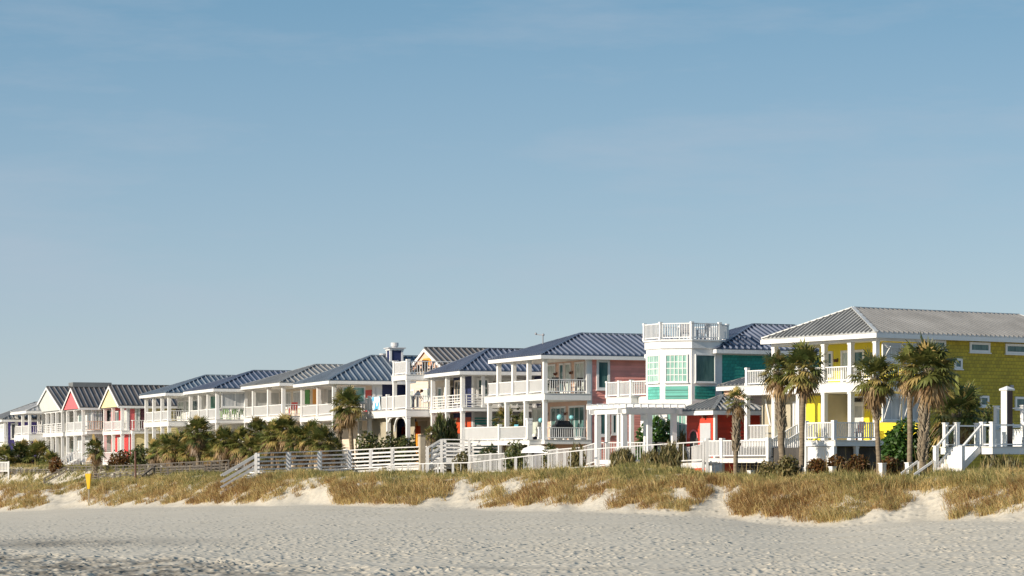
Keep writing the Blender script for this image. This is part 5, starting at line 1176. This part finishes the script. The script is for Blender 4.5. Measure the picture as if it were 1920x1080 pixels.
# ---------------------------------------------------------------- the person leaning on the balcony
def skin_mesh(name, verts, edges, rad, mat, parent, root=0, sub=2):
    me = bpy.data.meshes.new(name); me.from_pydata(verts, edges, []); o = bpy.data.objects.new(name, me); COL.objects.link(o)
    m1 = o.modifiers.new('skin', 'SKIN')
    for i, r_ in enumerate(rad): me.skin_vertices[0].data[i].radius = (r_, r_) if not isinstance(r_, tuple) else r_
    me.skin_vertices[0].data[root].use_root = True
    m1.use_smooth_shade = True; m2 = o.modifiers.new('sub', 'SUBSURF'); m2.levels = sub; m2.render_levels = sub
    me.materials.append(M[mat]); o.parent = parent; return o
h = ORG; zu = h.z(767) + .0
e = empty('person', (*h.w(.55, .42), zu), h.th - .15, 'person in pale grey shirt and dark trousers bending forward on the upper deck', 'person')
V = [(0, 0, .92), (.12, 0, 1.06), (.28, 0, 1.16), (.42, 0, 1.22), (.50, 0, 1.26), (.58, 0, 1.31), (.64, 0, 1.35),
     (0, .10, .86), (.03, .11, .47), (-.02, .11, .07), (.10, .12, .04), (0, -.10, .86), (-.02, -.11, .47), (-.08, -.11, .07), (.04, -.12, .04),
     (.40, .19, 1.20), (.46, .25, .96), (.60, .22, .78), (.64, .20, .70), (.40, -.19, 1.20), (.48, -.27, .97), (.62, -.25, .82), (.66, -.24, .74)]
E = [(0, 1), (1, 2), (2, 3), (3, 4), (4, 5), (5, 6), (0, 7), (7, 8), (8, 9), (9, 10), (0, 11), (11, 12), (12, 13), (13, 14), (3, 15), (15, 16), (16, 17), (17, 18), (3, 19), (19, 20), (20, 21), (21, 22)]
Rd = [.13, .12, .135, .12, .06, .085, .095, .085, .06, .045, .04, .085, .06, .045, .04, .06, .045, .036, .03, .06, .045, .036, .03]
skin_mesh('body', V, E, Rd, 'skin', e)
mb = MB(); mb.ball((.625, 0, 1.36), .118, 14, 10); mb.build('hair', 'hair', e, True)
mb = MB(); mb.ball((.715, 0, 1.31), .018, 8, 6); mb.build('nose', 'skin', e, True)
sv = [V[i] for i in (0, 1, 2, 3)] + [V[15], V[16], V[19], V[20]]; skin_mesh('shirt', sv, [(0, 1), (1, 2), (2, 3), (3, 4), (4, 5), (3, 6), (6, 7)], [.145, .14, .155, .135, .08, .065, .08, .065], 'shirt', e)
tv = [V[0], V[7], V[8], V[9], V[11], V[12], V[13]]; skin_mesh('trousers', tv, [(0, 1), (1, 2), (2, 3), (0, 4), (4, 5), (5, 6)], [.15, .105, .078, .068, .105, .078, .068], 'jeans', e)
for sgn, wv, ev in ((1, V[18], V[17]), (-1, V[22], V[21])):
    base = Vector(wv); d = (base - Vector(ev)).normalized(); s_ = Vector((0, 1, 0)); n_ = d.cross(s_).normalized()
    vv = [base, base + d * .05]; ee = [(0, 1)]; rr_ = [.026, .03]
    for k in range(4):
        q = base + d * .085 + s_ * (k - 1.5) * .02; L = (.06, .072, .068, .052)[k]; o = len(vv); vv += [q, q + d * L * .55 + n_ * .008, q + d * L + n_ * .03]; ee += [(1, o), (o, o + 1), (o + 1, o + 2)]; rr_ += [.010, .009, .007]
    o = len(vv); vv += [base + d * .04 + s_ * -.035 * sgn, base + d * .08 - s_ * .055 * sgn + n_ * .01]; ee += [(1, o), (o, o + 1)]; rr_ += [.012, .009]
    skin_mesh('hand', [tuple(x) for x in vv], ee, rr_, 'skin', e, 0, 1)

# ---------------------------------------------------------------- light, sky, camera
SAZ, SEL = D2(32), D2(21)
sd = Vector((-math.cos(SAZ) * math.cos(SEL), -math.sin(SAZ) * math.cos(SEL), math.sin(SEL)))
l = bpy.data.lights.new('sun', 'SUN'); l.energy = 4.7; l.angle = D2(.5); l.color = (1, .885, .73); lo_ = bpy.data.objects.new('sun', l); COL.objects.link(lo_); lo_.rotation_euler = (-sd).to_track_quat('-Z', 'Y').to_euler()
w = bpy.data.worlds.new('World'); SC.world = w; w.use_nodes = True; nt = w.node_tree; nt.nodes.clear()
out = nt.nodes.new('ShaderNodeOutputWorld'); bg = N(nt, 'ShaderNodeBackground', Strength=.088); sky = nt.nodes.new('ShaderNodeTexSky'); sky.sky_type = 'NISHITA'; sky.sun_disc = False; sky.sun_elevation = SEL
sky.sun_rotation = math.atan2(sd.x, sd.y); sky.altitude = 0; sky.air_density = 1.0; sky.dust_density = .3; sky.ozone_density = 1.5
hs = N(nt, 'ShaderNodeHueSaturation', Saturation=.95, Value=1.0); nt.links.new(sky.outputs[0], hs.inputs['Color'])
tcn = nt.nodes.new('ShaderNodeTexCoord'); mp = N(nt, 'ShaderNodeMapping'); mp.inputs['Scale'].default_value = (3.2, 3.2, 17); mp.inputs['Rotation'].default_value = (0, .10, 0); nt.links.new(tcn.outputs['Generated'], mp.inputs[0])
n1 = noise(nt, mp.outputs[0], 1.7, 7, .62)
sx_ = nt.nodes.new('ShaderNodeSeparateXYZ'); nt.links.new(tcn.outputs['Generated'], sx_.inputs[0])
hz = ramp(nt, sx_.outputs[2], [(0, (3.9, 4.9, 6.0)), (.06, (2.75, 4.0, 5.5)), (.17, (1.08, 2.68, 4.25)), (.6, (.8, 2.0, 3.5))])
hmix = mixcol(nt, .65, hs.outputs[0], hz)
f = ramp(nt, n1, [(.47, (0, 0, 0)), (.74, (.42,) * 3)])
nt.links.new(mixcol(nt, f, hmix, (4.0, 4.6, 5.4)), bg.inputs[0]); nt.links.new(bg.outputs[0], out.inputs[0])
cam = bpy.data.cameras.new('camera'); co_ = bpy.data.objects.new('camera', cam); COL.objects.link(co_); co_.location = (0, 0, HC); co_.rotation_euler = (math.pi / 2, 0, 0)
cam.sensor_width = 36; cam.lens = 36 * F / 1920; cam.shift_y = (HY - 540) / 1920; cam.clip_start = .5; cam.clip_end = 20000; SC.camera = co_
SC.view_settings.view_transform = 'Standard'; SC.view_settings.look = 'None'; SC.view_settings.exposure = 0.40; SC.view_settings.gamma = 1
